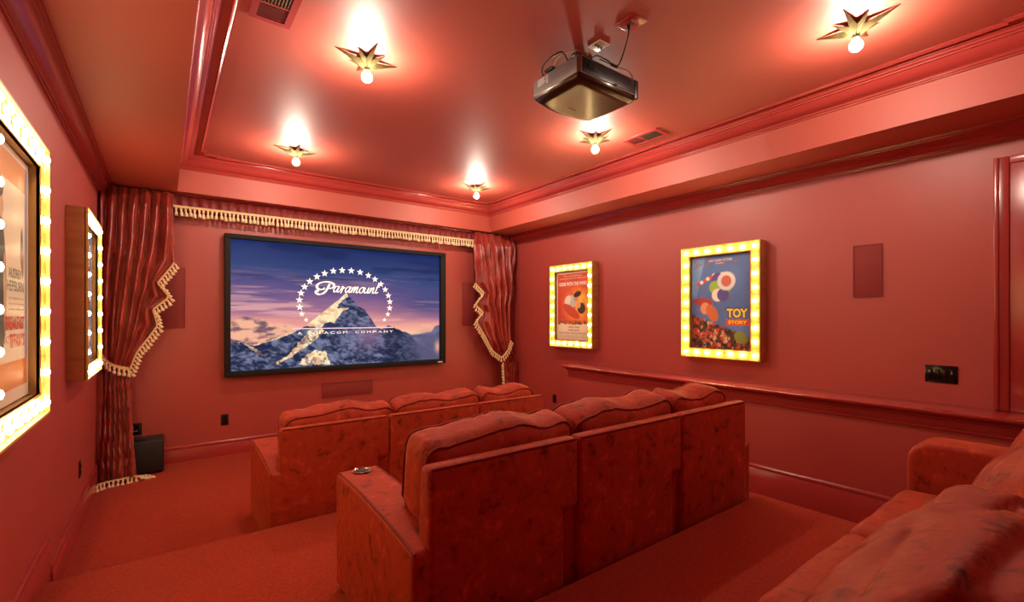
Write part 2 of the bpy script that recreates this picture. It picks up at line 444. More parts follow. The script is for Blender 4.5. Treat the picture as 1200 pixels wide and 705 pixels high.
# baseboards
def bb(nm, a, b, z, mitre=True, h=.205):
    p = [(0, z), (.020, z), (.020, z + h - .045), (.016, z + h - .040), (.016, z + h - .032), (.019, z + h - .028), (.017, z + h - .014), (.008, z + h - .006), (.006, z + h), (0, z + h)]
    return side(a, b, p, nm, M['trim'], mitre)
bb('baseboard_front', (XR, YF), (XL, YF), Z0, h=.175)
bb('baseboard_left', (XL, YF), (XL, 3.57), Z0, False, .215)
struct(box('baseboard_left', XL, XL + .014, 3.371, 3.571, Z0, Z0 + .205, M['trim'], bev=.002))
bb('baseboard_left', (XL, 3.50), (XL, 1.62), Z1, False, .205)
bb('baseboard_left', (XL, 1.60), (XL, YB), Z2, False, .205)
bb('baseboard_right', (XR, 4.44), (XR, YF), Z0, False, .175)
bb('baseboard_right', (XK, YB), (XK, 4.44), Z0, False, .262)
# half wall with moulded ledge
struct(box('half_wall', XK, XR, YB, 4.44, Z0, LZ - .03, M['wall']))
lp = [(0, LZ - .135), (.012, LZ - .135), (.016, LZ - .128), (.016, LZ - .118), (.006, LZ - .112), (.006, LZ - .062), (.018, LZ - .058), (.024, LZ - .048),
      (.018, LZ - .043), (.034, LZ - .036), (.042, LZ - .026), (.040, LZ - .022), (.060, LZ - .018), (.062, LZ - .004), (.056, LZ), (-.33, LZ), (-.33, LZ - .03), (0, LZ - .03)]
struct(sweep('trim_7', [(XK, YB), (XK, 4.44), (XR, 4.44)], [(a, z) for a, z in lp if a > -.1] , M['trim'], ang=40))
struct(box('ledge', XK - .058, XR, YB, 4.49, LZ - .016, LZ + .001, M['ledge'], bev=.003))
# paneled door beyond the ledge at the right
dz = LZ + .001
dr = box('door_1', XR - .018, XR, -.35, .50, dz, 1.03, M['trim'], bev=.004); struct(dr)
box('door_casing', XR - .030, XR, .50, .574, dz, 1.08, M['trim'], dr, .006)
box('door_casing', XR - .030, XR, -.424, -.35, dz, 1.08, M['trim'], dr, .006)
box('door_casing', XR - .030, XR, -.35, .50, 1.03, 1.08, M['trim'], dr, .006)
box('casing_bead', XR - .042, XR - .028, .548, .574, dz, 1.08, M['trim'], dr, .005)
me = merge('panel_moulding', [sweep_g([(a, b) for a, b in ((-.25, dz + .06), (.40, dz + .06), (.40, .94), (-.25, .94))], [(0, 0), (.006, .012), (.016, .018), (.026, .010), (.030, 0)], True)])
for v in me.vertices: v.co = Vector((XR - .018 - v.co.z, v.co.x, v.co.y))
link('panel_moulding', me, M['trim'], dr, 40)
box('door_panel', XR - .026, XR - .016, -.20, .34, dz + .12, .88, M['trim'], dr, .006)

# ------------------------------------------------------------------ projection screen
scr = thing('projection_screen', (1.94, YF, -.69), 'huge black-framed projection screen showing a starlit mountain film title', 'screen')
SX0, SX1, SZ0, SZ1 = .602, 3.262, -.622, .888
FX0, FX1, FZ0, FZ1 = .545, 3.343, -.683, .942
def frame_g(x0, x1, z0, z1, X0, X1, Za, Zb, y0, y1):
    return [box_g(x0, x1, y0, y1, z0, Za), box_g(x0, x1, y0, y1, Zb, z1), box_g(x0, X0, y0, y1, Za, Zb), box_g(X1, x1, y0, y1, Za, Zb)]
for g in frame_g(FX0, FX1, FZ0, FZ1, SX0, SX1, SZ0, SZ1, 6.10, 6.19):
    me = pyd('frame_bar', *g); bevel_me(me, .006, 2); link('frame_bar', me, M['screen_frame'], scr)
box('backing', SX0 - .01, SX1 + .01, 6.165, 6.195, SZ0 - .01, SZ1 + .01, M['screen_frame'], scr)
# picture
nx, ny = 520, 300
U, W = np.meshgrid(np.linspace(0, 1, nx), np.linspace(0, 1, ny))
asp = (SX1 - SX0) / (SZ1 - SZ0)
sky = np.zeros((ny, nx, 3))
stops = [(.28, lin(246, 190, 152)), (.36, lin(226, 152, 140)), (.46, lin(160, 108, 136)), (.60, lin(98, 80, 128)), (.76, lin(50, 66, 116)), (1.0, lin(16, 38, 92))]
warp = (fbm(U * 3, W * 9, 3) - .5) * .16 + (U - .3) * .05
Ws = W + warp
for (a, ca), (b, cb) in zip(stops[:-1], stops[1:]):
    mk = Ws >= a; sky[mk] = mix(np.broadcast_to(ca, sky.shape), np.broadcast_to(cb, sky.shape), (Ws - a) / (b - a))[mk]
sky[Ws < .28] = stops[0][1]
st = fbm(U * 5 + W * 2, W * 26, 11, 5)
sky = mix(sky, np.broadcast_to(lin(14, 32, 78), sky.shape), sm(.5, .72, st) * sm(.55, .9, W) * .7)
st2 = fbm(U * 4 - W * 2, W * 34, 21, 5)
sky = mix(sky, np.broadcast_to(lin(238, 178, 170), sky.shape), sm(.56, .75, st2) * sm(.85, .45, W) * .55)
sky = mix(sky, np.broadcast_to(lin(46, 62, 112), sky.shape), sm(.56, .95, U) * sm(.34, .55, W) * sm(.75, .5, W) * .8)
col = sky
# cloud bank, left and right
def clouds(col, x0, x1, top, seed, litc, darkc):
    n1 = fbm(U * 16, W * 22, seed, 5, .55); edge = top + (fbm(U * 9, U * 0, seed + 9, 4) - .5) * .12
    mk = sm(edge + .01, edge - .01, W + (n1 - .5) * .03) * sm(x0 - .02, x0, U) * sm(x1 + .02, x1, U)
    sh = sm(.34, .60, n1 + (W - edge) * .9 + .14)
    c = mix(np.broadcast_to(darkc, col.shape), np.broadcast_to(litc, col.shape), sh)
    return mix(col, c, mk)
col = clouds(col, -.1, .30, .385 - .25 * np.clip(U - .06, 0, .3), 31, lin(232, 172, 142), lin(116, 84, 98))
col = clouds(col, .74, 1.1, .22 + .36 * np.clip(U - .76, 0, .4), 47, lin(120, 112, 140), lin(60, 66, 100))
# mountain range silhouette
prof = [(0, .20), (.02, .235), (.05, .205), (.08, .190), (.13, .21), (.20, .255), (.267, .305), (.29, .323), (.335, .383), (.387, .461), (.451, .555), (.478, .603), (.490, .617),
        (.505, .598), (.525, .552), (.546, .508), (.581, .474), (.612, .400), (.643, .321), (.668, .305), (.690, .318), (.708, .339), (.74, .305), (.773, .284), (.825, .251), (.86, .18), (.90, .12), (1, .06)]
hx = np.interp(U, [p[0] for p in prof], [p[1] for p in prof]) + (fbm(U * 60, U * 0 + 3, 5, 4) - .5) * .014
mk = sm(hx + .003, hx - .003, W)
rid = fbm(U * 26 + W * 16, W * 22 - U * 10, 61, 6, .6); rid2 = fbm(U * 70 + W * 50, W * 60 - U * 28, 71, 5, .62)
rock = mix(np.broadcast_to(lin(24, 36, 68), col.shape), np.broadcast_to(lin(116, 122, 154), col.shape), sm(.36, .70, rid * .55 + rid2 * .45) ** 1.2)
rock = mix(rock, np.broadcast_to(lin(132, 104, 138), col.shape), np.exp(-((U - .60) / .07) ** 2 - ((W - .24) / .10) ** 2) * .65)
rock = mix(rock, np.broadcast_to(lin(22, 30, 58), col.shape), sm(.66, .70, U) * sm(.36, .30, W) * .6)
def inpoly(pts, jit=.012, seed=5):
    x = U + (fbm(U * 40, W * 40, seed, 4) - .5) * jit; y = W + (fbm(U * 40, W * 40, seed + 5, 4) - .5) * jit * 1.6
    ins = np.zeros(U.shape, bool); n = len(pts)
    for i in range(n):
        (xa, ya), (xb, yb) = pts[i], pts[(i + 1) % n]
        if ya == yb: continue
        c = ((ya > y) != (yb > y)) & (x < (xb - xa) * (y - ya) / (yb - ya) + xa); ins ^= c
    return ins.astype(float)
lit = inpoly([(.492, .625), (.498, .590), (.476, .558), (.452, .512), (.446, .484), (.475, .487), (.503, .492), (.470, .452), (.447, .405), (.432, .352), (.412, .372), (.390, .358),
              (.375, .318), (.345, .335), (.315, .335), (.29, .326), (.335, .385), (.387, .463), (.451, .557)])
lit = np.maximum(lit, inpoly([(.36, .33), (.385, .30), (.345, .22), (.30, .16), (.235, .09), (.175, .02), (.185, .06), (.25, .15), (.285, .22), (.315, .30)], .03, 9))
lit = np.maximum(lit, inpoly([(.275, .02), (.30, .10), (.345, .135), (.385, .13), (.40, .09), (.418, .005)], .025, 13))
lit = np.maximum(lit, inpoly([(.02, .235), (.06, .19), (.10, .12), (.14, .10), (.10, .16), (.06, .22)], .04, 15) * .6)
lit = np.maximum(lit, inpoly([(.08, .192), (.2, .26), (.28, .318), (.28, .308), (.2, .245), (.1, .19)], .004, 16))
snow = mix(np.broadcast_to(lin(216, 172, 136), col.shape), np.broadcast_to(lin(250, 224, 176), col.shape), sm(.38, .56, rid))
streak = fbm(U * 60 + W * 10, W * 26 - U * 22, 83, 4, .6)
lower = sm(.36, .28, W)
rock = mix(rock, snow, lit * (1 - .75 * sm(.52, .60, streak) * (.25 + .75 * lower)))
rock = mix(rock, np.broadcast_to(lin(40, 46, 80), col.shape), inpoly([(.371, .318), (.405, .368), (.432, .352), (.452, .30), (.40, .29)], .02, 19) * .9)
col = mix(col, rock, mk)
fogm = sm(.78, .92, U + (fbm(U * 8, W * 8, 91, 4) - .5) * .1) * sm(.33, .2, W)
col = mix(col, np.broadcast_to(lin(84, 84, 116), col.shape), fogm * .9)
col = mix(col, np.broadcast_to(lin(226, 168, 140), col.shape), np.exp(-((U - .99) / .015) ** 2 - ((W - .12) / .05) ** 2) * .8)
picture('projected_image', col, (SX0, 6.162, SZ0), (SX1 - SX0, 0, 0), (0, 0, SZ1 - SZ0), M['picture'], scr)
# title graphics, slightly proud of the picture
ttl = ink('title cream light', lin(238, 222, 206).tolist() + [1], 1.0)
SPT = lambda u, v, o=0.0: (SX0 + u * (SX1 - SX0), 6.158 - o, SZ0 + v * (SZ1 - SZ0))
stars = [(.305, .386), (.286, .435), (.277, .491), (.276, .549), (.283, .606), (.298, .657), (.321, .704), (.353, .746), (.388, .777), (.428, .801), (.470, .811), (.514, .812),
         (.558, .803), (.600, .779), (.634, .748), (.665, .707), (.688, .659), (.705, .605), (.713, .549), (.712, .491), (.702, .435), (.684, .384)]
def star_me(R):
    p = [(math.sin(k * PI / 5) * (R if k % 2 == 0 else R * .40), 0, math.cos(k * PI / 5) * (R if k % 2 == 0 else R * .40)) for k in range(10)]
    V = [(0, -.001, 0)] + p; F = [[0, 1 + (k + 1) % 10, 1 + k] for k in range(10)]
    me = pyd('title_star', V, F); me.materials.append(ttl); return me
smesh = star_me(.046)
for i, s in enumerate(stars):
    e = min(1.0, .62 + .38 * sm(.36, .5, s[1]))
    put('title_star', smesh, scr, SPT(*s), rot=(0, .0, 0), scale=(e, 1, e))
box('title_rule', SPT(.245, 0)[0], SPT(.732, 0)[0], 6.156, 6.158, SPT(0, .311)[2], SPT(0, .319)[2], ink('title lilac light', lin(190, 176, 196).tolist() + [1], 1.0), scr)
vx0, vx1, vz = SPT(.265, 0)[0], SPT(.732, 0)[0], SPT(0, .268)[2]
s = 'A VIACOM COMPANY'; slot = (vx1 - vx0) / (len(s) - .2)
for i, ch in enumerate(s):
    if ch == ' ': continue
    wd = .013 if ch == 'I' else .052
    x = vx0 + slot * (i + .4)
    text('title_letter', ch, ttl, scr, (x, 6.156, vz), (1, 0, 0), (0, 0, 1), -wd / 2, wd / 2, 0, .030, bold=.0)
# script wordmark drawn as brush strokes
def stroke_g(pts, w0, k=8, wvar=True):
    P = catmull([Vector((a, b, 0)) for a, b in pts], k); V = []; F = []; N = len(P)
    for i, p in enumerate(P):
        t = (P[min(i + 1, N - 1)] - P[max(i - 1, 0)]).normalized()
        wd = w0 * (.55 + .75 * abs(t.y * .85 - t.x * .2)) if wvar else w0
        if i == 0 or i == N - 1: wd *= .5
        nn = Vector((-t.y, t.x, 0)); V += [p + nn * wd, p - nn * wd]
    for i in range(N - 1): F.append([2 * i, 2 * i + 1, 2 * i + 3, 2 * i + 2])
    return V, F
def place_strokes(strokes, fn, w0):
    g = []
    for s in strokes:
        V, F = stroke_g([fn(*p) for p in s], w0); g.append(([(v.x, 6.154, v.y) for v in V], F))
    return merge('title_script', g)
cap = [[(345, 200), (328, 235), (306, 268), (280, 288), (248, 294), (224, 280), (230, 263), (250, 266)],
       [(302, 236), (280, 250), (248, 248), (232, 226), (248, 200), (292, 184), (340, 183), (376, 196), (384, 216), (366, 234), (338, 240)]]
def capmap(x, y):
    u = .343 + (x - 215) / (385 - 215) * (.432 - .343); v = .703 + (y - 185) / (295 - 185) * (.599 - .703)
    q = SPT(u, v); return (q[0], q[2])
ga = place_strokes(cap, capmap, .0125)
L_a = [[(.72, .92), (.30, .95), (.05, .45), (.25, .03), (.62, .40), (.80, .98)], [(.80, .98), (.66, .25), (.80, .02), (1.05, .25)]]
L_r = [[(.0, .25), (.22, 1.0), (.30, .80), (.55, .88)], [(.40, .85), (.22, .0), (.18, -.02)], [(.55, .88), (.62, .70)]]
L_m = [[(.05, .98), (.0, .0)], [(.02, .3), (.30, .95), (.45, .85), (.38, .0)], [(.42, .35), (.75, .98), (.90, .85), (.80, .2), (.95, .0), (1.15, .2)]]
L_o = [[(.40, .98), (.08, .60), (.20, .05), (.55, .08), (.75, .55), (.55, .95), (.40, .98)], [(.55, .92), (.95, .85)]]
L_u = [[(.05, .95), (.0, .25), (.20, .0), (.50, .30), (.65, .95)], [(.65, .95), (.58, .2), (.72, .0), (.92, .2)]]
L_n = [[(.05, .98), (.0, .0)], [(.02, .3), (.38, .95), (.55, .85), (.48, .2), (.62, .0), (.82, .2)]]
L_t = [[(.30, 1.75), (.08, .35), (.22, .0), (.55, .25)], [(.0, 1.05), (.62, 1.15)]]
seq = [(L_a, 1.10), (L_r, .78), (L_a, 1.10), (L_m, 1.22), (L_o, .92), (L_u, .98), (L_n, .92), (L_t, .55)]
tot = sum(k for _, k in seq); xs0, xs1 = SPT(.425, 0)[0], SPT(.648, 0)[0]; xh = .078; sc = (xs1 - xs0) / tot
zb = SPT(0, .621)[2]; cur = 0; gs = []
for Lt, adv in seq:
    gs.append(place_strokes(Lt, lambda x, y: (xs0 + (cur + x) * sc + y * xh * .28, zb + y * xh), .0066)); cur += adv
for g in [ga] + gs:
    g.materials.append(ttl); link('title_script', g, ttl, scr, smooth=False)
text('maker_plate', 'SCREEN', ink('white print', (.75, .75, .75, 1)), scr, (3.21, 6.098, -.668), (1, 0, 0), (0, 0, 1), 0, .085, 0, .022) if False else box('maker_plate', 3.205, 3.285, 6.096, 6.101, -.672, -.652, M['white_pl'], scr, .002)

# ------------------------------------------------------------------ flush speakers and outlets
def wall_speaker(x0, x1, z0, z1, label):
    t = thing('in_wall_speaker', ((x0 + x1) / 2, YF, z0), label, 'speaker', 'flush speakers of the screen wall')
    box('grille', x0 + .008, x1 - .008, YF - .008, YF, z0 + .008, z1 - .008, M['speaker_cloth'], t, .002)
    for g in frame_g(x0, x1, z0, z1, x0 + .008, x1 - .008, z0 + .008, z1 - .008, YF - .011, YF): pass
    me = merge('rim', frame_g(x0, x1, z0, z1, x0 + .008, x1 - .008, z0 + .008, z1 - .008, YF - .011, YF)); link('rim', me, M['speaker_cloth'], t)
wall_speaker(-.06, .184, -.125, .535, 'flush red speaker grille between the left curtain and the screen')
wall_speaker(3.685, 3.93, -.13, .53, 'flush red speaker grille between the screen and the right curtain')
wall_speaker(1.609, 2.263, -1.038, -.853, 'long low red speaker grille under the screen')
t = thing('in_wall_speaker', (XR, 1.293, .163), 'flush dark red square speaker panel high on the right wall', 'speaker')
box('grille', XR - .010, XR, 1.204, 1.382, .171, .577, M['speaker_cloth'], t, .002)
me = merge('rim', [box_g(XR - .013, XR, 1.196, 1.390, .163, .171), box_g(XR - .013, XR, 1.196, 1.390, .577, .585), box_g(XR - .013, XR, 1.196, 1.204, .171, .577), box_g(XR - .013, XR, 1.382, 1.390, .171, .577)])
link('rim', me, M['speaker_cloth'], t)
def outlet(cx, cy, cz, face, label):
    """face: 'y' on the front wall, '+x' on the left wall, '-x' on the right wall"""
    t = thing('wall_outlet', (cx, cy, cz - .0625), label, 'outlet', 'black wall outlets')
    def bx(nm, a0, a1, d0, d1, z0, z1, m, bev):
        if face == 'y': box(nm, cx + a0, cx + a1, cy - d1, cy - d0, cz + z0, cz + z1, m, t, bev)
        elif face == '+x': box(nm, cx + d0, cx + d1, cy + a0, cy + a1, cz + z0, cz + z1, m, t, bev)
        else: box(nm, cx - d1, cx - d0, cy + a0, cy + a1, cz + z0, cz + z1, m, t, bev)
    bx('cover_plate', -.037, .037, 0, .006, -.0625, .0625, M['black'], .002)
    bx('receptacle', -.017, .017, .006, .009, .006, .040, M['black_gloss'], .002)
    bx('receptacle', -.017, .017, .006, .009, -.040, -.006, M['black_gloss'], .002)
outlet(.553, YF, -1.170, 'y', 'black outlet on the front wall below the left part of the screen')
outlet(-.222, YF, -1.165, 'y', 'black outlet on the front wall just above the subwoofer')
outlet(XL, 4.748, -1.145, '+x', 'black outlet low on the left wall')
outlet(XR, 5.068, -1.195, '-x', 'black outlet on the right wall between front sofa and half wall')
t = thing('switch_plate', (XR, .846, -.486), 'wide glossy black switch plate on the right wall above the ledge', 'switch plate')
box('cover_plate', XR - .007, XR, .755, .937, -.486, -.357, M['black_gloss'], t, .003)
for k in range(4): box('switch', XR - .012, XR - .006, .772 + .0405 * k, .798 + .0405 * k, -.455, -.388, M['black_gloss'], t, .002)
for k, (y, z) in enumerate([(.783, -.412), (.793, -.432), (.805, -.402), (.828, -.438)]):
    box('indicator', XR - .0135, XR - .0118, y, y + .004, z, z + .004, M['brass'], t)

# ------------------------------------------------------------------ ceiling star lights
def star_light(cx, cy, label):
    t = thing('star_light', (cx, cy, ZC), label, 'ceiling light', 'brass star ceiling lights')
    V = [(0, 0, -.088)]; n = 8
    for k in range(16):
        a = k * PI / 8
        if k % 2 == 0:
            R = .205 if k % 4 == 0 else .125; z = -.004 if k % 4 == 0 else -.010
        else: R = .048; z = -.034
        V.append((R * math.cos(a), R * math.sin(a), z))
    for k in range(16):                                  # back skin a little higher
        x, y, z = V[1 + k]; V.append((x * .98, y * .98, min(z + .003, -.0005)))
    V.append((0, 0, -.082)); F = []
    for k in range(16):
        a = 1 + k; b = 1 + (k + 1) % 16; F.append([0, a, b]); F.append([33, 17 + (k + 1) % 16, 17 + k]); F.append([a, 17 + k, 17 + (k + 1) % 16, b])
    V = [(x + cx, y + cy, z + ZC) for x, y, z in V]
    me = pyd('star_plate', V, F)
    link('star_plate', me, M['brass'], t, smooth=False)
    g = lathe_g([(.016, -.075), (.020, -.080), (.020, -.092), (.014, -.096)], 16, (cx, cy, ZC)); link('socket', pyd('socket', *g), M['brass'], t)
    g = lathe_g([(.012, -.092), (.014, -.099), (.022, -.108), (.030, -.120), (.033, -.134), (.030, -.148), (.020, -.159), (.006, -.164)], 20, (cx, cy, ZC))
    link('bulb', pyd('bulb', *g), M['bulb'], t, 80)
for cx, cy, lb in ((1.06, 5.03, 'small brass star ceiling light nearest the left curtain'), (3.21, 5.05, 'small brass star ceiling light nearest the right curtain'),
                   (1.05, 2.97, 'brass star ceiling light left of the projector over the front aisle'), (3.20, 2.99, 'brass star ceiling light just behind the projector near the ceiling vent'),
                   (3.165, .95, 'large brass star ceiling light at the upper right, nearest the half wall door'), ):
    star_light(cx, cy, lb)

# ------------------------------------------------------------------ ceiling vents
def vent(x0, x1, y0, y1, label, split):
    t = thing('ceiling_vent', ((x0 + x1) / 2, (y0 + y1) / 2, ZC), label, 'vent')
    b = .035
    me = merge('vent_frame', [box_g(x0, x1, y0, y0 + b, ZC - .010, ZC), box_g(x0, x1, y1 - b, y1, ZC - .010, ZC), box_g(x0, x0 + b, y0 + b, y1 - b, ZC - .010, ZC), box_g(x1 - b, x1, y0 + b, y1 - b, ZC - .010, ZC),
                              box_g(x0 + b, x1 - b, split - .006, split + .006, ZC - .009, ZC)])
    link('vent_frame', me, M['trim'], t)
    box('duct', x0 + b, x1 - b, y0 + b, y1 - b, ZC - .0015, ZC + .001, M['vent_in'], t)
    n = 9
    for k in range(n):
        x = x0 + b + (x1 - x0 - 2 * b) * (k + .5) / n
        V, F = box_g(-.0012, .0012, y0 + b, split - .006, -.008, .008)
        R = Matrix.Rotation(.7, 3, 'Y'); V = [R @ Vector(v) for v in V]; V = [(v[0] + x, v[1], v[2] * .5 + ZC - .006) for v in V]
        link('slat', pyd('slat', V, F), M['vent_in'], t)
    n = 7
    for k in range(n):
        y = split + .006 + (y1 - b - split - .006) * (k + .5) / n
        V, F = box_g(x0 + b, x1 - b, -.009, .009, -.001, .001)
        R = Matrix.Rotation(.5, 3, 'X'); V = [R @ Vector(v) for v in V]; V = [(v[0], v[1] + y, v[2] * .6 + ZC - .005) for v in V]
        link('slat', pyd('slat', V, F), M['speaker_cloth'], t)
vent(.372, .585, 2.58, 2.945, 'red ceiling vent beside the left edge of the tray', 2.765)
vent(3.500, 3.712, 2.545, 2.93, 'red ceiling vent right of the star light behind the projector', 2.76)

# ------------------------------------------------------------------ projector
pr = thing('projector', (2.265, 2.21, ZC), 'dark grey home cinema projector hanging from the ceiling', 'projector')
def plan(ins, ztop=None):
    x0, x1, y0, y1 = 1.99 + ins, 2.54 - ins, 1.99 + ins, 2.43 - ins; pts = []
    r = .02
    pts += [(x0 + r, y0), (x1 - r, y0), (x1, y0 + r)]
    N = 14
    for i in range(N + 1):
        a = i / N; x = x1 + (x0 - x1) * a; pts.append((x, y1 - .015 + .045 * math.sin(PI * a) ** .7 if 0 < a < 1 else y1 - .015))
    pts += [(x0, y0 + r)]
    return pts
def loft(levels):
    V = []; F = []; n = len(plan(0))
    for ins, z in levels:
        V += [(x, y, z) for x, y in plan(ins)]
    for i in range(len(levels) - 1):
        for k in range(n): a = i * n + k; b = i * n + (k + 1) % n; F.append([a, b, b + n, a + n])
    F.append(list(range(n))[::-1]); F.append([(len(levels) - 1) * n + k for k in range(n)]); return V, F
me = pyd('housing', *loft([(.0, 1.475), (.0, 1.572), (.006, 1.582), (.02, 1.586)])); link('housing', me, M['proj_grey'], pr, 40)
me = pyd('bottom_cover', *loft([(.058, 1.4285), (.055, 1.4285), (.036, 1.431), (.020, 1.438), (.009, 1.447), (.003, 1.458), (.0, 1.4748)])); link('bottom_cover', me, M['proj_dark'], pr, 60)
box('rear_panel', 2.02, 2.50, 1.984, 1.992, 1.480, 1.570, M['black'], pr, .003)
box('rear_trim', 2.505, 2.543, 1.986, 2.02, 1.455, 1.575, M['black'], pr, .004)
for k in range(8): box('grille_slot', 2.035 + .010 * k, 2.041 + .010 * k, 1.981, 1.986, 1.505, 1.560, M['black_gloss'], pr)
box('sensor', 2.30, 2.325, 1.979, 1.986, 1.475, 1.487, M['black_gloss'], pr, .002)
me = pyd('lens', *lathe_g([(.055, 0), (.062, .01), (.062, .03), (.05, .034), (.045, .02)], 24, (2.265, 2.435, 1.52), 'y')); link('lens', me, M['glass_lens'], pr)
wp = ink('pale grey print', (.55, .53, .5, 1))
for k in range(4): box('print_line', 1.9885, 1.9905, 2.30 + .010 * (k % 2), 2.375, 1.560 - .012 * k, 1.566 - .012 * k, wp, pr)
for k in range(5): box('print_line', 1.9885, 1.9905, 2.270, 2.290, 1.562 - .011 * k, 1.567 - .011 * k, wp, pr)
text('print_line', 'EPSON', wp, pr, (2.27, 2.33, 1.4175), (1, 0, 0), (0, -1, 0), -.06, .02, 0, .014) if False else box('print_line', 2.20, 2.29, 2.315, 2.321, 1.4270, 1.4286, wp, pr)
box('mount_plate', 2.13, 2.33, 2.10, 2.30, 1.586, 1.600, M['black'], pr, .003)
me = pyd('mount_pole', *lathe_g([(.026, 1.60), (.026, 1.67), (.07, 1.672), (.07, 1.6795)], 20, (2.23, 2.2, 0))); link('mount_pole', me, M['black'], pr)
box('mount_arm', 2.00, 2.11, 2.02, 2.07, 1.588, 1.612, M['black'], pr, .006)
box('mount_arm', 1.98, 2.05, 2.22, 2.30, 1.588, 1.602, M['black'], pr, .006)
t = thing('ceiling_outlet', (2.13, 1.715, ZC), 'red ceiling power outlet with a black plug in it', 'outlet')
box('cover_plate', 2.075, 2.195, 1.650, 1.785, ZC - .008, ZC, M['trim'], t, .003)
box('receptacle', 2.105, 2.165, 1.700, 1.775, ZC - .012, ZC - .007, M['speaker_cloth'], t, .002)
for k in range(4): box('socket_slot', 2.110 + .014 * k, 2.116 + .014 * k, 1.690, 1.703, ZC - .0095, ZC - .0078, M['white_pl'], t)
t = thing('cable_plate', (2.155, 1.985, ZC), 'cream cable outlet plate on the ceiling above the projector', 'outlet')
box('cover_plate', 2.112, 2.200, 1.935, 2.035, ZC - .006, ZC, M['white_pl'], t, .002)
for k in range(3): me = pyd('jack', *lathe_g([(.008, ZC - .016), (.008, ZC - .006)], 10, (2.13 + .025 * k, 1.985, 0))); link('jack', me, M['brass'], t)
def cable(pts, r, m, label, plug0=None, plug1=None, part=None):
    P = catmull(pts, 10)
    if part:
        o = tube('cable', P, r, m, part); o['label'] = label
        if plug0: tube('plug', plug0, .009, M['black'], o)
        return
    t = thing('cable', P[0], label, 'cable')
    tube('cord', P, r, m, t)
    for pl in (plug0, plug1):
        if pl: tube('plug', pl, .009, M['black'], t)
cable([(2.135, 1.735, 1.655), (2.14, 1.75, 1.60), (2.20, 1.87, 1.52), (2.13, 1.90, 1.545), (2.11, 1.96, 1.59), (2.12, 2.02, 1.60)], .004, M['black'], 'black power cord hanging from the ceiling outlet to the projector', [(2.13, 1.735, ZC - .012), (2.135, 1.735, 1.645)])
cable([(2.17, 1.99, 1.602), (2.30, 1.97, 1.588), (2.40, 1.975, 1.60), (2.45, 1.965, 1.575), (2.452, 1.972, 1.54)], .003, M['black'], 'short black cable', [(2.26, 1.975, 1.592), (2.31, 1.97, 1.589)], part=pr)
cable([(2.03, 2.13, 1.61), (1.96, 2.12, 1.635), (1.93, 2.24, 1.60), (2.0, 2.33, 1.59), (2.07, 2.27, 1.60)], .005, M['black'], 'looped black cable', part=pr)
cable([(2.10, 2.06, 1.60), (2.03, 2.06, 1.64), (1.97, 2.15, 1.62), (2.02, 2.26, 1.60)], .003, M['yellow_cable'], 'yellow cable', part=pr)
cable([(2.12, 2.00, ZC - .034), (2.10, 2.00, 1.64), (2.08, 2.03, 1.60), (2.10, 2.07, 1.592)], .003, M['yellow_cable'], 'yellow cable', part=pr)

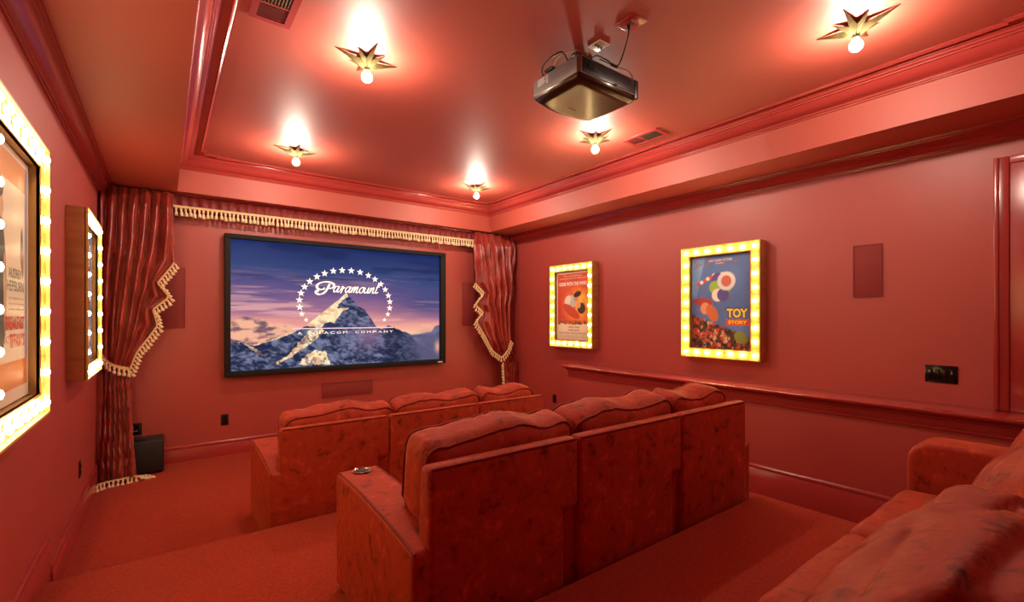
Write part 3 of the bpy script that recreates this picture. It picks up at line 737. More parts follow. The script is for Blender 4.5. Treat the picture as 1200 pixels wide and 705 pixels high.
# ------------------------------------------------------------------ marquee poster frames
mb_me = pyd('bulb', *lathe_g([(.010, 0), (.0150, .004), (.0165, .010), (.0145, .016), (.009, .020), (.003, .0215)], 12, (0, 0, 0), 'x')); mb_me.materials.append(M['mbulb'])
for p in mb_me.polygons: p.use_smooth = True
cup_me = pyd('socket', *lathe_g([(.017, 0), (.017, .004), (.011, .006)], 12, (0, 0, 0), 'x')); cup_me.materials.append(M['gold'])
MW, MH, MD = .83, 1.145, .115
def marquee(xw, yc, zc, s, label):
    """xw wall plane, s = -1 on the right wall (faces -x), +1 on the left wall"""
    t = thing('marquee_poster_frame', (xw, yc, zc - MH / 2), label, 'poster frame', 'light bulb marquee frames')
    x = lambda d: xw + s * d
    def bx(nm, d0, d1, y0, y1, z0, z1, m, bev=.002):
        a, b = sorted((x(d0), x(d1))); return box(nm, a, b, y0, y1, z0, z1, m, t, bev)
    hw, hh, bw = MW / 2, MH / 2, .098
    # cabinet sides
    bx('side_panel', 0, MD, yc - hw, yc - hw + .012, zc - hh, zc + hh, M['gold_side'])
    bx('side_panel', 0, MD, yc + hw - .012, yc + hw, zc - hh, zc + hh, M['gold_side'])
    bx('side_panel', 0, MD, yc - hw + .012, yc + hw - .012, zc + hh - .012, zc + hh, M['gold_side'])
    bx('side_panel', 0, MD, yc - hw + .012, yc + hw - .012, zc - hh, zc - hh + .012, M['gold_side'])
    # illuminated border
    d0, d1 = MD - .018, MD - .008
    a, b = sorted((x(d0), x(d1)))
    g = []
    for (y0, y1, z0, z1) in ((yc - hw + .012, yc + hw - .012, zc + hh - bw, zc + hh - .012), (yc - hw + .012, yc + hw - .012, zc - hh + .012, zc - hh + bw),
                             (yc - hw + .012, yc - hw + bw, zc - hh + bw, zc + hh - bw), (yc + hw - bw, yc + hw - .012, zc - hh + bw, zc + hh - bw)):
        g.append(box_g(a, b, y0, y1, z0, z1))
    link('bulb_border', merge('bulb_border', g), M['gold'], t)
    # outer lip
    g = [box_g(*sorted((x(MD - .008), x(MD + .010))), yc - hw, yc + hw, zc + hh - .010, zc + hh), box_g(*sorted((x(MD - .008), x(MD + .010))), yc - hw, yc + hw, zc - hh, zc - hh + .010),
         box_g(*sorted((x(MD - .008), x(MD + .010))), yc - hw, yc - hw + .010, zc - hh + .010, zc + hh - .010), box_g(*sorted((x(MD - .008), x(MD + .010))), yc + hw - .010, yc + hw, zc - hh + .010, zc + hh - .010)]
    link('outer_lip', merge('outer_lip', g), M['gold'], t)
    # recess liner
    iw, ih = hw - bw, hh - bw; g = []
    for (y0, y1, z0, z1) in ((yc - iw - .008, yc + iw + .008, zc + ih, zc + ih + .008), (yc - iw - .008, yc + iw + .008, zc - ih - .008, zc - ih), (yc - iw - .008, yc - iw, zc - ih, zc + ih), (yc + iw, yc + iw + .008, zc - ih, zc + ih)):
        g.append(box_g(*sorted((x(.05), x(MD - .004))), y0, y1, z0, z1))
    link('liner', merge('liner', g), M['mirror_liner'], t)
    bx('back_board', .05, .055, yc - iw, yc + iw, zc - ih, zc + ih, M['mirror_liner'], 0)
    m_ = bw / 2 + .004
    ys = [yc - hw + m_ + (MW - 2 * m_) * k / 6 for k in range(7)]; zs = [zc - hh + m_ + (MH - 2 * m_) * k / 8 for k in range(9)]
    pts = [(y, zz) for y in ys for zz in (zs[0], zs[-1])] + [(y, zz) for zz in zs[1:-1] for y in (ys[0], ys[-1])]
    for y, zz in pts:
        r = (0, 0, 0) if s > 0 else (0, 0, PI)
        put('socket', cup_me, t, (x(MD - .008), y, zz), rot=r)
        put('bulb', mb_me, t, (x(MD - .0035), y, zz), rot=r)
    # poster plane: unit axes as the viewer reads it
    ux = (0, 1, 0) if s > 0 else (0, -1, 0)
    pw, ph = 2 * iw - .012, 2 * ih - .012
    org = (x(MD - .040), yc - ux[1] * pw / 2, zc - ph / 2)
    return t, org, ux, pw, ph
NX, NY = 110, 165
A, B = np.meshgrid(np.linspace(0, 1, NX), np.linspace(0, 1, NY))
def fill(c): return np.broadcast_to(c, (NY, NX, 3)).copy()
def ell(cx, cy_, rx, ry, a=0.0, soft=.15):
    x = (A - cx) * .62; y = (B - cy_) * .93; ca, sa = math.cos(a), math.sin(a)
    q = ((x * ca + y * sa) / (rx * .62)) ** 2 + ((-x * sa + y * ca) / (ry * .93)) ** 2
    return sm(1 + soft, 1 - soft, q)
def rectm(x0, x1, y0, y1): return ((A >= x0) & (A <= x1) & (B >= y0) & (B <= y1)).astype(float)
def P(c, k, m_): return mix(c, np.broadcast_to(lin(*k), c.shape), m_)
def ptext(t, org, ux, pw, ph, s, x0, x1, y0, y1, m, bold=.0, shear=0):
    text('lettering', s, m, t, org, ux, (0, 0, 1), x0 * pw, x1 * pw, y0 * ph, y1 * ph, off=.0015, bold=bold, shear=shear)
paper = lin(232, 214, 190)
ZM = .152
# right wall, near: blue adventure poster
t, org, ux, pw, ph = marquee(XR, 2.500, ZM, -1, 'bulb-lit marquee frame with the blue toy film poster')
c = fill(lin(74, 106, 168)); c = P(c, (96, 128, 190), fbm(A * 3, B * 4, 2)); c = P(c, (120, 160, 210), sm(.02, -.02, A - .24 + (1 - B) * .35) * sm(.5, .6, B))
c = P(c, (150, 110, 96), sm(.66, .72, fbm(A * 9, B * 12, 8, 3)) * .7 * sm(.3, .5, B))
for k in range(6): c = P(c, ((214, 60, 46), (240, 232, 220))[k % 2], ell(.12 + .055 * k, .70 + .018 * k, .030, .022, .4))
for k in range(6): c = P(c, ((150, 192, 70), (238, 236, 228), (90, 80, 150))[k % 3], ell(.50 + .09 * math.cos(k * 1.05), .66 + .10 * math.sin(k * 1.05), .10, .07))
c = P(c, (226, 226, 226), ell(.60, .72, .15, .10)); c = P(c, (200, 110, 90), ell(.60, .72, .085, .06))
c = P(c, (170, 60, 36), ell(.20, .50, .17, .045, -.1)); c = P(c, (222, 150, 112), ell(.24, .43, .085, .065)); c = P(c, (206, 110, 58), ell(.36, .38, .09, .10, .5))
fl = sm(.02, -.02, B - (.36 - .24 * A)); c = P(c, (86, 44, 34), fl); 
nz = fbm(A * 20, B * 26, 5, 4); c = P(c, (190, 70, 44), fl * sm(.5, .62, nz)); c = P(c, (214, 170, 130), fl * sm(.60, .7, fbm(A * 17, B * 22, 15, 4))); c = P(c, (30, 24, 28), fl * sm(.42, .34, nz))
c = P(c, (120, 130, 52), ell(.84, .12, .12, .06, -.5)); c = P(c, (218, 78, 40), rectm(.60, .97, .245, .315))
picture('poster', c, org, (0, ux[1] * pw, 0), (0, 0, ph), M['print'], t)
wht = ink('white ink', (.85, .83, .78, 1)); yel = ink('yellow ink', lin(248, 214, 60).tolist() + [1]); blk = ink('black ink', (.03, .025, .02, 1)); red = ink('red ink', lin(206, 44, 30).tolist() + [1]); navy = ink('blue ink', lin(30, 50, 120).tolist() + [1])
brn = ink('brown ink', lin(110, 84, 64).tolist() + [1])
ptext(t, org, ux, pw, ph, 'WALT DISNEY PICTURES', .30, .70, .935, .962, wht, .01); ptext(t, org, ux, pw, ph, 'presents', .42, .56, .905, .925, wht)
ptext(t, (org[0] + .0005, org[1], org[2]), ux, pw, ph, 'TOY', .595, .965, .318, .435, navy, .09); ptext(t, (org[0] - .001, org[1], org[2]), ux, pw, ph, 'TOY', .61, .95, .328, .425, yel, .045)
ptext(t, org, ux, pw, ph, 'STORY', .635, .935, .262, .298, yel, .035)
# right wall, far: orange romance poster
t, org, ux, pw, ph = marquee(XR, 4.625, ZM, -1, 'bulb-lit marquee frame with the orange romance film poster')
c = fill(paper); inn = rectm(.03, .97, .22, .97); c2 = fill(lin(208, 78, 52)); c2 = P(c2, (238, 150, 60), ell(.72, .50, .42, .24, 0, .9)); c2 = P(c2, (246, 190, 80), ell(.78, .52, .22, .13, 0, .9))
c2 = P(c2, (190, 60, 40), sm(.5, .7, fbm(A * 7, B * 9, 3)) * .6)
c2 = P(c2, (188, 190, 198), ell(.42, .54, .20, .10, .75)); c2 = P(c2, (226, 222, 214), ell(.36, .58, .12, .06, .9)); c2 = P(c2, (200, 70, 44), ell(.46, .42, .30, .07, -.5))
c2 = P(c2, (206, 150, 116), ell(.62, .60, .07, .045)); c2 = P(c2, (48, 30, 26), ell(.66, .665, .12, .04, .3)); c2 = P(c2, (70, 40, 32), ell(.78, .46, .12, .08, .9)); c2 = P(c2, (222, 160, 130), ell(.70, .51, .06, .05))
c2 = P(c2, (110, 60, 44), sm(.30, .24, B) * sm(.42, .55, fbm(A * 16, B * 20, 7, 4)))
c = c + (c2 - c) * (inn * sm(.215, .235, B + (fbm(A * 14, B * 0, 6, 3) - .5) * .06))[..., None]
picture('poster', c, org, (0, ux[1] * pw, 0), (0, 0, ph), M['print'], t)
ptext(t, org, ux, pw, ph, 'The most magnificent', .22, .80, .925, .948, wht); ptext(t, org, ux, pw, ph, 'picture ever produced!', .12, .92, .890, .915, wht)
ptext(t, org, ux, pw, ph, 'GONE WITH THE WIND', .08, .94, .795, .850, wht, .03)
ptext(t, org, ux, pw, ph, 'CLARK GABLE', .36, .72, .175, .200, brn, .02); ptext(t, org, ux, pw, ph, 'VIVIEN LEIGH', .36, .72, .130, .155, brn, .02); ptext(t, org, ux, pw, ph, 'LESLIE HOWARD  OLIVIA de HAVILLAND', .08, .92, .088, .112, brn, .01)
for k in range(2): ptext(t, org, ux, pw, ph, 'a story of the old south in color', .10, .88, .035 + .024 * k, .047 + .024 * k, brn)
# left wall, near: cream comedy poster
MD = .100
t, org, ux, pw, ph = marquee(XL, 2.43, ZM, 1, 'large bulb-lit marquee frame with cream and orange poster at left')
c = fill(lin(236, 222, 200)); c = P(c, (222, 150, 88), rectm(.05, .93, .865, .97)); c = P(c, (222, 140, 76), rectm(.05, .96, .05, .16)); c = P(c, (226, 214, 190), rectm(.05, .90, .16, .865)); c = P(c, (150, 166, 196), rectm(.90, .955, .16, .97))
c = P(c, (28, 22, 22), ell(.34, .46, .12, .26, .04, .1)); c = P(c, (206, 160, 130), ell(.34, .75, .06, .045)); c = P(c, (60, 40, 34), ell(.33, .82, .07, .04)); c = P(c, (200, 150, 124), ell(.43, .42, .025, .16, 0.05, .1))
c = P(c, (90, 80, 84), ell(.82, .62, .035, .09, 0, .3)); c = P(c, (160, 120, 104), ell(.84, .56, .03, .06))
picture('poster', c, org, (0, ux[1] * pw, 0), (0, 0, ph), M['print'], t)
ptext(t, org, ux, pw, ph, 'AUDREY', .50, .80, .492, .530, blk, .0); ptext(t, org, ux, pw, ph, 'HEPBURN', .46, .86, .440, .480, blk, .0)
for k, s_ in enumerate(('that delightful story', 'fully charmed in manhattan', 'a romantic comedy in color')): ptext(t, org, ux, pw, ph, s_, .50, .86, .405 - .022 * k, .417 - .022 * k, brn)
ptext(t, org, ux, pw, ph, 'BREAKFAST', .44, .87, .285, .340, red, .03); ptext(t, org, ux, pw, ph, 'AT', .43, .50, .235, .262, red, .02); ptext(t, org, ux, pw, ph, "TIFFANY'S", .52, .88, .215, .272, red, .03)
# left wall, far: blue-grey poster
t, org, ux, pw, ph = marquee(XL, 4.545, ZM, 1, 'narrow-looking bulb-lit marquee frame beside the left curtain')
c = fill(lin(168, 170, 196)); c = P(c, (110, 120, 170), sm(.4, .6, fbm(A * 5, B * 6, 3))); c = P(c, (84, 60, 110), ell(.5, .42, .3, .16)); c = P(c, (206, 90, 70), ell(.42, .60, .14, .12)); c = P(c, (226, 220, 214), ell(.6, .2, .3, .06)); c = P(c, (50, 60, 110), ell(.6, .78, .22, .1))
picture('poster', c, org, (0, ux[1] * pw, 0), (0, 0, ph), M['print'], t)

# ------------------------------------------------------------------ tasselled trims
def tassel_mesh(nm, L, R, m):
    me = pyd(nm, *lathe_g([(R * .30, 0), (R * .62, -L * .14), (R * .62, -L * .26), (R * .34, -L * .36), (R * .80, -L * .60), (R, -L)], 7)); me.materials.append(m)
    for p in me.polygons: p.use_smooth = True
    return me
T_small = tassel_mesh('tassel', .062, .017, M['cream']); T_val = tassel_mesh('tassel', .088, .019, M['cream'])
def resample(P_, step):
    P_ = [Vector(p) for p in P_]; L = [0]
    for a, b in zip(P_[:-1], P_[1:]): L.append(L[-1] + (b - a).length)
    n = max(2, int(L[-1] / step)); out = []
    for i in range(n + 1):
        s_ = L[-1] * i / n; k = 0
        while k < len(L) - 2 and L[k + 1] < s_: k += 1
        f_ = (s_ - L[k]) / max(1e-9, L[k + 1] - L[k]); out.append(P_[k].lerp(P_[k + 1], f_))
    return out
def fringe(parent, path, step, me, down, wdt=.020):
    """braid band along the path with one tassel object per step; down(i, tangent) gives the hanging direction"""
    P_ = resample(path, step); V = []; F = []; N = len(P_)
    for i, p in enumerate(P_):
        tg = (P_[min(i + 1, N - 1)] - P_[max(i - 1, 0)]).normalized(); d = down(i / N, tg).normalized()
        q = p + d * wdt; off = Vector((0, -.006, 0))
        V += [p + off, q + off, q - off * .3, p - off * .3]
        e = d.to_track_quat('-Z', 'Y').to_euler()
        j = random.uniform(-.12, .12)
        o = put('tassel', me, parent, q + Vector((0, -.003, 0)), rot=(e.x, e.y + j, e.z), scale=(1, 1, random.uniform(.9, 1.08)))
    for i in range(N - 1):
        for k in range(4): a = 4 * i + k; b = 4 * i + (k + 1) % 4; F.append([a, b, b + 4, a + 4])
    F += [[0, 1, 2, 3], [4 * N - 1, 4 * N - 2, 4 * N - 3, 4 * N - 4]]
    return link('braid', pyd('braid', V, F), M['tan'], parent, 40)

CA, SA = math.cos(math.radians(36.8)), math.sin(math.radians(36.8))
def on_y(u, v, Y):
    """measured curtain outline: room point on the plane y = Y for a photo measurement"""
    t_ = (u - 600) / 545; dx = SA + CA * t_; dy = CA - SA * t_; k = Y / dy
    return (dx * k, Y, -(v - 371) / 545 * k)

val = thing('pelmet', (2.03, 6.14, 1.09), 'long dark red velvet pelmet with cream tassel fringe above the screen', 'pelmet')
N = 260; V = []; F = []
for i in range(N + 1):
    x = XL + .01 + (XR - XL - .02) * i / N; y = 6.085 + .010 * math.sin(x * 70) + .006 * math.sin(x * 31)
    V += [(x, y, 1.295), (x, y - .004, 1.20), (x, y - .002, 1.115)]
for i in range(N):
    for k in range(2): a = 3 * i + k; F.append([a, a + 1, a + 4, a + 3])
o = link('velvet_skirt', pyd('velvet_skirt', V, F), M['valance'], val, 180)
md = o.modifiers.new('t', 'SOLIDIFY'); md.thickness = .008
box('board', XL + .01, XR - .01, 6.10, 6.19, 1.275, 1.300, M['valance'], val)
fringe(val, [(.02, 6.068, 1.182), (3.95, 6.068, 1.182)], .0405, T_val, lambda f, tg: Vector((0, 0, -1)), .026)

def curtain(rows, npl, Y0, label, phase, tail, mirror=False):
    """rows: (height, x left, x right, pleat amplitude, y) from the top down"""
    zb = rows[-1][0]; xc = (rows[-1][1] + rows[-1][2]) / 2
    t = thing('curtain', (xc, Y0, zb), label, 'curtain', 'tied velvet stage curtains')
    zs = [r[0] for r in rows][::-1]
    g = lambda z, k: float(np.interp(z, zs, [r[k] for r in rows][::-1]))
    lead = 2 if not mirror else 1
    jt = min(range(len(rows)), key=lambda i: abs(rows[i][0] - tail))
    et, eb = rows[1][lead], rows[jt][lead]
    keys = sorted([(r[0], r[lead]) for r in rows if r[0] <= tail + .001]) + [(tail + (rows[1][0] - tail) * f_, eb + (et - eb) * g_) for f_, g_ in ((.15, .28), (.3, .50), (.5, .74), (.7, .90), (1, 1))]
    g2 = lambda z: float(np.interp(z, [k[0] for k in keys], [k[1] for k in keys]))
    nu, nv = 260, 170; V = []; F = []
    ztop = rows[0][0]
    for j in range(nv + 1):
        z = ztop + (zb - ztop) * j / nv; xl, xr, am, y = g(z, 1), g(z, 2), g(z, 3), g(z, 4)
        for i in range(nu + 1):
            s_ = i / nu; wob = .35 * noise.noise(Vector((s_ * 3, z * 1.3, phase)))
            ph_ = 2 * PI * npl * (s_ + .03 * math.sin(z * 3 + phase)) + wob * 3
            yy = y + am * (math.sin(ph_) * .8 + .35 * math.sin(2 * ph_ + 1.3)) + am * .9 * noise.noise(Vector((s_ * 9, z * 4, phase + 5)))
            xs = g2(z); d_ = 1 - s_ if mirror else s_
            e = max(0, (d_ - .72) / .28); e = e * e * (3 - 2 * e)
            if mirror: xx = xr + ((xs - xr) * (1 - e) + (xl - xr) * e) * d_
            else: xx = xl + ((xs - xl) * (1 - e) + (xr - xl) * e) * d_
            xx += am * .35 * math.cos(ph_) * (0 if i in (0, nu) else 1)
            if z < tail: yy += .022 * noise.noise(Vector((s_ * 3, z * 13, phase))) ; xx += .012 * noise.noise(Vector((s_ * 2 + 9, z * 11, phase)))
            V.append((xx, min(yy, 6.17), z))
    for j in range(nv):
        for i in range(nu): a = j * (nu + 1) + i; F.append([a, a + nu + 1, a + nu + 2, a + 1])
    o = link('drape', pyd('drape', V, F), M['curtain'], t, 180)
    md = o.modifiers.new('t', 'SOLIDIFY'); md.thickness = .006
    return t
def row(v, ul, ur, am, Y):
    a = on_y(ul, v, Y); b = on_y(ur, v, Y); z = (a[2] + b[2]) / 2; return z, a[0], b[0], am, Y
def rowz(z, xl, xr, am, Y): return (z, xl, xr, am, Y)
def xat(u, Y): return on_y(u, 371, Y)[0]
def zat(u, v, Y): return on_y(u, v, Y)[2]
YC = 5.90
# left curtain: leading edge traced on its plane
edge_l = [(203, 232), (204, 307), (184, 331), (197, 348), (178, 362), (184, 381), (159, 413), (151, 433)]
rows = []
for u, v in edge_l: rows.append(rowz(zat(u, v, YC), -.485, xat(u, YC), .052, YC))
rows[0] = rowz(1.29, -.485, xat(203, YC), .030, 6.02); rows.insert(1, rowz(1.12, -.485, xat(203, YC), .040, 5.93))
rows[-1] = rowz(rows[-1][0], -.475, xat(151, YC), .020, YC)
zt = rows[-1][0]
rows += [rowz(zt - .10, -.475, xat(152, YC), .026, YC - .03), rowz(-.95, -.48, xat(154, YC - .1), .034, YC - .08), rowz(-1.52, -.49, -.215, .045, 5.74)]
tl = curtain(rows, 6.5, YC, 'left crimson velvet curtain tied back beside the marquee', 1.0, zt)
def edge_pts(lst, Y): return [Vector(on_y(u, v, Y)) for u, v in lst]
out_r = lambda f, tg: (Vector((tg.z * -1, 0, tg.x)) if False else Vector((.55, 0, -.85)))
def perp(sign):
    def f_(f, tg):
        n_ = Vector((tg.z, 0, -tg.x)) * sign
        return n_ * .6 + Vector((0, 0, -.75))
    return f_
fringe(tl, edge_pts(edge_l[1:], YC - .05), .036, T_small, perp(-1), .018)
fringe(tl, catmull([on_y(117, 408, YC - .06), on_y(124, 420, YC - .075), on_y(135, 427, YC - .08), on_y(151, 430, YC - .06)], 6), .036, T_small, lambda f, tg: Vector((0, 0, -1)), .030)
hem = catmull([(-.485, 5.60, Z0 + .062), (-.43, 5.66, Z0 + .060), (-.36, 5.68, Z0 + .060), (-.29, 5.70, Z0 + .058), (-.215, 5.74, Z0 + .056)], 6)
fringe(tl, hem, .032, T_small, lambda f, tg: Vector((.0, -.25, -1)), .012)
fringe(tl, catmull([(-.215, 5.75, Z0 + .052), (-.18, 5.76, Z0 + .04), (-.13, 5.79, Z0 + .03)], 6), .03, T_small, lambda f, tg: Vector((.6, -.5, -.4)), .012)
# right curtain
edge_r = [(558, 284), (557, 331), (568, 343), (558, 357), (567, 365), (559, 377), (569, 394), (578, 411), (588, 418)]
rows = [rowz(1.29, xat(558, 6.0), 4.50, .032, 6.02), rowz(1.10, xat(558, YC), 4.50, .040, 5.93)]
for u, v in edge_r[1:]:
    z = zat(u, v, YC); rows.append(rowz(z, xat(u, YC), xat(598, YC) if z < .2 else 4.45, .040, YC))
rows = [r if r[0] > -.1 else r for r in rows]
rows[-1] = rowz(rows[-1][0], xat(588, YC), 4.47, .020, YC)
zt2 = rows[-1][0]
rows += [rowz(zt2 - .10, xat(590.5, YC), 4.51, .024, YC), rowz(-1.0, xat(591, YC), 4.52, .034, YC), rowz(-1.53, xat(588, YC), 4.53, .04, 5.86)]
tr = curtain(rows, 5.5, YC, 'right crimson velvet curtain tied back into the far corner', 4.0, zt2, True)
fringe(tr, edge_pts(edge_r[1:], YC - .05) + [Vector(on_y(594.5, 410, YC - .06)), Vector(on_y(598, 398, YC - .05))], .040, T_small, perp(1), .020)
fringe(tr, [on_y(590, 424, YC - .03), on_y(591.5, 450, YC - .03), (xat(589, YC), YC - .03, Z0 + .08)], .042, T_small, lambda f, tg: Vector((-.4, 0, -.8)), .014)
fringe(tr, [(xat(588, YC), 5.82, Z0 + .06), (4.52, 5.84, Z0 + .06)], .036, T_small, lambda f, tg: Vector((0, -.2, -1)), .012)

# ------------------------------------------------------------------ subwoofer
t = thing('subwoofer', (-.16, 6.02, Z0), 'black box subwoofer on the carpet beside the left curtain', 'subwoofer')
box('cabinet', -.33, .0, 5.88, 6.17, Z0 + .015, Z0 + .335, M['black_vinyl'], t, .008, 3)
box('grille', -.32, -.01, 5.868, 5.882, Z0 + .025, Z0 + .325, M['black_vinyl'], t, .006)
for x_ in (-.30, -.03):
    for y_ in (5.91, 6.14): link('foot', pyd('foot', *lathe_g([(.014, Z0), (.016, Z0 + .016)], 10, (x_, y_, 0))), M['black'], t)
t = thing('remote_box', (-.22, 5.98, Z0 + .335), 'small black device lying on top of the subwoofer', 'device')
box('casing', -.27, -.15, 5.93, 6.03, Z0 + .3352, Z0 + .358, M['black'], t, .006)
cable([(-.24, 6.03, Z0 + .352), (-.28, 6.10, Z0 + .40), (-.26, 6.17, Z0 + .39), (-.222, 6.185, Z0 + .39)], .003, M['white_pl'], 'thin pale cord running from the outlet behind the subwoofer')

# ------------------------------------------------------------------ sofas
def wr(q, amp, sc_, seed):
    return amp * noise.noise(Vector((q[0] * sc_, q[1] * sc_, q[2] * sc_ + seed)))
def sofa(X0, X1, J1, J2, Yf, Yb, zf, label, arm_drop=.055, cushions=True, seatz=.385, cup=False, inner=True, ar_=.045):
    t = thing('sofa', ((X0 + X1) / 2, (Yf + Yb) / 2, zf), label, 'sofa', 'rows of velvet cinema sofas')
    AH = .590; AW = .20
    js = [X0, J1, J2, X1]
    # plinth
    me = pyd('base', *box_g(X0 + .10, X1 - .10, Yb + .07, Yf - .03, zf + .04, zf + .24)); bevel_me(me, .015, 2); link('base', me, M['velvet'], t)
    # arms
    def arm(a0, a1, yb):
        pr_ = []; n = 10; r = ar_
        L = Yf - yb
        pr_.append((yb, zf + .025)); pr_.append((Yf, zf + .025))
        pr_.append((Yf, zf + AH - r - .01))
        for i in range(1, 5): a = i * PI / 2 / 5; pr_.append((Yf - r + r * math.cos(a), zf + AH - r + r * math.sin(a)))
        for i in range(n + 1):
            s_ = i / n; pr_.append((Yf - r - (L - r) * s_, zf + AH - arm_drop * s_ ** 2.2))
        me = pyd('arm', *prism_g(pr_, a0, a1, 0)); bevel_me(me, .020 if inner else .028, 4, 30); o = link('arm', me, M['velvet'], t, 50)
        for xx in ((a0 + .010, a1 - .010) if inner else ()):
            tube('piping', [(xx, y_, z_ - .003) for y_, z_ in pr_[2:]], .0055, M['velvet_pipe'], o, 6)
        return o
    arms = [(X0, X0 + .205), (J1 - .085 - .06, J1 + .06), (J2 - .085 - .06, J2 + .06), (X1 - .205, X1)]
    if not inner: arms[1] = (J1, J1); arms[2] = (J2, J2)
    ar = [arm(a0, a1, Yb + (.0 if i in (0, 3) else .03)) for i, (a0, a1) in enumerate(arms) if a1 - a0 > .01]
    if cup:
        cx, cyy, cz = X0 + .105, Yf - .085, zf + AH + .001
        link('cup_holder', pyd('cup_holder', *lathe_g([(.030, -.002), (.040, .0), (.046, .003), (.047, .006), (.044, .008), (.039, .004), (.036, -.004)], 28, (cx, cyy, cz))), M['chrome'], t, 60)
        link('cup_well', pyd('cup_well', *lathe_g([(.0365, -.003), (.0365, .0015)], 24, (cx, cyy, cz))), M['black_gloss'], t)
    # back panels, wedge section, wings lapping the arms
    AT = zf + AH - arm_drop - .02; PT = zf + .825
    for i in range(3):
        a = js[i]; b = js[i + 1]
        lo0 = (X0 + .062) if i == 0 else a + .003; hi0 = lo0
        lo1 = (b - .088) if i < 2 else X1 - .062; hi1 = (b - .003) if i < 2 else X1 - .055
        if i == 2: lo1 = hi1
        zb_ = zf + .03
        poly = [(lo0, zb_), (lo1, zb_), (lo1, AT), (hi1, AT), (hi1, PT), (hi0, PT)]
        if abs(lo1 - hi1) < 1e-6: poly = [(lo0, zb_), (lo1, zb_), (hi1, PT), (hi0, PT)]
        n = len(poly); V = [(x_, Yb - .004, z_) for x_, z_ in poly]; th = lambda z_: .13 if z_ <= AT + .001 else .075
        V += [(x_, Yb + th(z_), z_) for x_, z_ in poly]
        F = [list(range(n)), list(range(n, 2 * n))[::-1]] + [[(k + 1) % n, k, n + k, n + (k + 1) % n] for k in range(n)]
        me = pyd('back_panel', V, F); bevel_me(me, .024, 4, 20); o = link('back_panel', me, M['velvet'], t, 50)
        tube('piping', [(x_ + .0, Yb - .001, z_ - .006) for x_, z_ in ((hi0 + .012, PT), (hi1 - .012, PT))], .004, M['velvet_pipe'], o, 6)
    # seats
    for i in range(3):
        a = arms[i][1] + .004; b = arms[i + 1][0] - .004; wd = b - a; dp = Yf - Yb - .20
        cx = (a + b) / 2; cyy = Yf + .015 - dp / 2; cz = zf + seatz - .085
        f_ = lambda q: Vector((q.x + cx, q.y + cyy, q.z + cz + wr(q, .012, 5, i * 3)))
        o = link('seat_cushion', pyd('seat_cushion', *soft_g((wd, dp, .17), .045, (10, 10, 3), (0, 0, .02), f_)), M['velvet'], t, 180)
    if cushions:
        for i in range(3):
            a = js[i] + (.10 if i == 0 else .0); b = js[i + 1] + (.085 if i < 2 else -.085)
            if i: a += .088
            wd = b - a; cx = (a + b) / 2; H = .50; T = .235; cyy = Yb + .245; cz = zf + .655
            def f_(q, cx=cx, cyy=cyy, cz=cz, i=i, H=H, wd=wd):
                x_, y_, z_ = q
                k = 1.0 - (.16 if i != 9 else 0) * (1 - min(1, max(0, (z_ + H / 2) / .20))) ** .7
                sag = .014 * math.cos(x_ / wd * 2 * PI * 1.5 + i * 2.1) + .010 * noise.noise(Vector((x_ * 6, i * 7.3, 0)))
                sag *= max(0, z_ / (H / 2))
                wv = wr(q, .012, 7, i * 5 + zf * 3) + .006 * noise.noise(Vector((x_ * 26 + z_ * 6, y_ * 6, i)))
                y2 = y_ + wv; z2 = z_ + sag + wv * .7
                an = math.radians(9); return Vector((x_ * k + cx, y2 * math.cos(an) - z2 * math.sin(an) + cyy, y2 * math.sin(an) + z2 * math.cos(an) + cz))
            o = link('back_cushion', pyd('back_cushion', *soft_g((wd, T, H), .075, (26, 5, 14), (0, .03, .012), f_)), M['velvet'], t, 180)
            for sy in (-1, 1):
                ring = [f_(Vector((x_, sy * (T / 2 - .022), z_))) for x_, z_ in rrect(wd / 2 - .012, H / 2 - .012, .065)]
                tube('piping', ring, .0055, M['velvet_pipe'], o, 6, True)
    for x_ in (X0 + .04, X1 - .04):
        for y_ in (Yf - .05, Yb + .05):
            me = pyd('foot', *box_g(x_ - .025, x_ + .025, y_ - .03, y_ + .03, zf, zf + .03)); bevel_me(me, .003); link('foot', me, M['wood_foot'], t)
    return t
sofa(.555, 2.975, 1.375, 2.187, 4.26, 3.385, Z0, 'rust velvet three-seat sofa in the front row, nearest the screen')
sofa(.695, 3.085, 1.508, 2.314, 2.42, 1.51, Z1, 'rust velvet three-seat sofa in the middle row with a chrome cup holder', cup=True)
t3 = sofa(.42, 3.03, 1.36, 2.09, .65, -.32, Z2, 'dark rust velvet sofa in the back row beside the half wall', arm_drop=.0, cushions=False, seatz=.365, inner=False, ar_=.10)
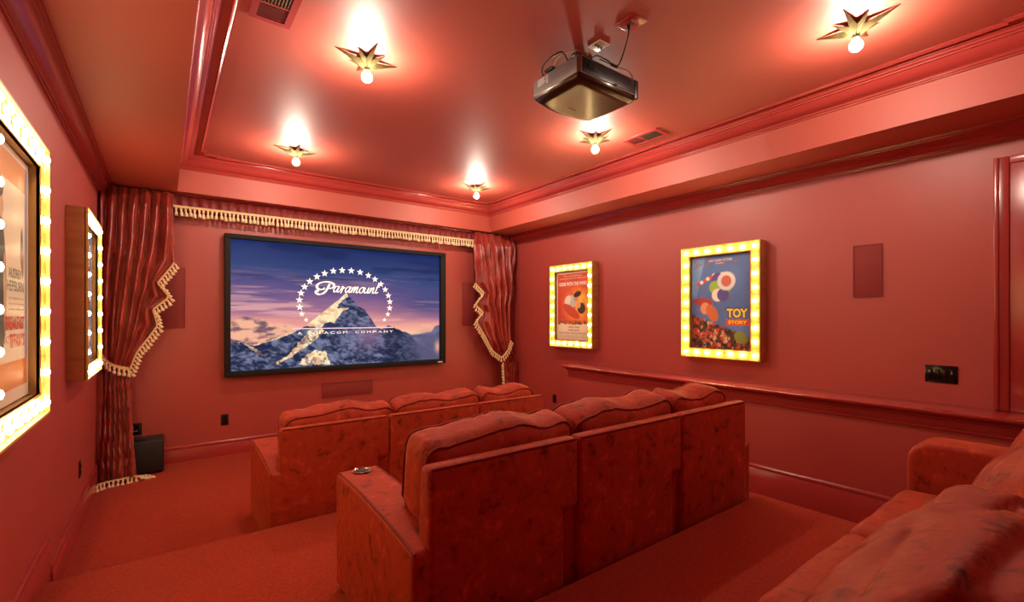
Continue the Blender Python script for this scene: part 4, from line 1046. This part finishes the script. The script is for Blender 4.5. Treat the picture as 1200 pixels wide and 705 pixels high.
def big_cushion(cx, cyy, cz, size, lean, yaw, seed, fold, bl=(.03, .07, .05)):
    def f_(q):
        x_, y_, z_ = q
        hx, hz = size[0] / 2, size[2] / 2
        rr = min(1, ((x_ / hx) ** 2 + (z_ / hz) ** 2) ** .5)
        n1 = noise.noise(Vector((x_ * 1.6 + seed, y_ * 5.5 + z_ * 3.5 + .8 * x_, z_ * 1.2)))
        n2 = noise.noise(Vector((x_ * 2.6 - seed, y_ * 12 - z_ * 7 + 2.2 * x_, 3.0)))
        w_ = -fold * 1.5 * math.exp(-(n1 / .10) ** 2) - fold * .7 * math.exp(-(n2 / .10) ** 2) + fold * .5 * n1
        dv = Vector(((x_ / hx) ** 3, (y_ / (size[1] / 2)) ** 3, (z_ / hz) ** 3))
        dv = dv.normalized() if dv.length > 1e-6 else dv
        x_ += dv.x * w_; y2 = y_ + dv.y * w_; z2 = z_ + dv.z * w_
        v = Vector((x_, y2, z2)); v = Matrix.Rotation(lean, 3, 'X') @ v; v = Matrix.Rotation(yaw, 3, 'Z') @ v
        return v + Vector((cx, cyy, cz))
    V, F = soft_g(size, min(size[1] / 2 - .01, .10), (70, 16, 50), bl, f_)
    o = link('back_cushion', pyd('back_cushion', V, F), M['velvet'], t3, 180)
    return o
big_cushion(.985, .15, -.668, (.95, .36, .58), math.radians(14), math.radians(2), 3.1, .020, (.03, .07, .06))
big_cushion(1.81, .08, -.585, (.70, .30, .56), math.radians(14), 0, 9.7, .018)
big_cushion(2.50, .08, -.585, (.72, .30, .56), math.radians(14), 0, 5.7, .020)

# small lamp finial resting on the ledge at the frame edge
t = thing('ornament', (4.50, .395, LZ + .001), 'tiny cream glass ball on the ledge at the right edge', 'ornament')
link('ball', pyd('ball', *lathe_g([(.010, 0), (.018, .006)] + [(.028 * math.sin(a), .03 - .028 * math.cos(a)) for a in [PI * k / 10 for k in range(2, 10)]] + [(.002, .058)], 16, (4.50, .395, LZ + .001))), M['cream_shade'], t, 80)

# ------------------------------------------------------------------ lift everything so that the lowest floor is z = 0
for o in list(bpy.context.scene.objects):
    if o.parent is None and o.type != 'CAMERA': o.location.z += EYE
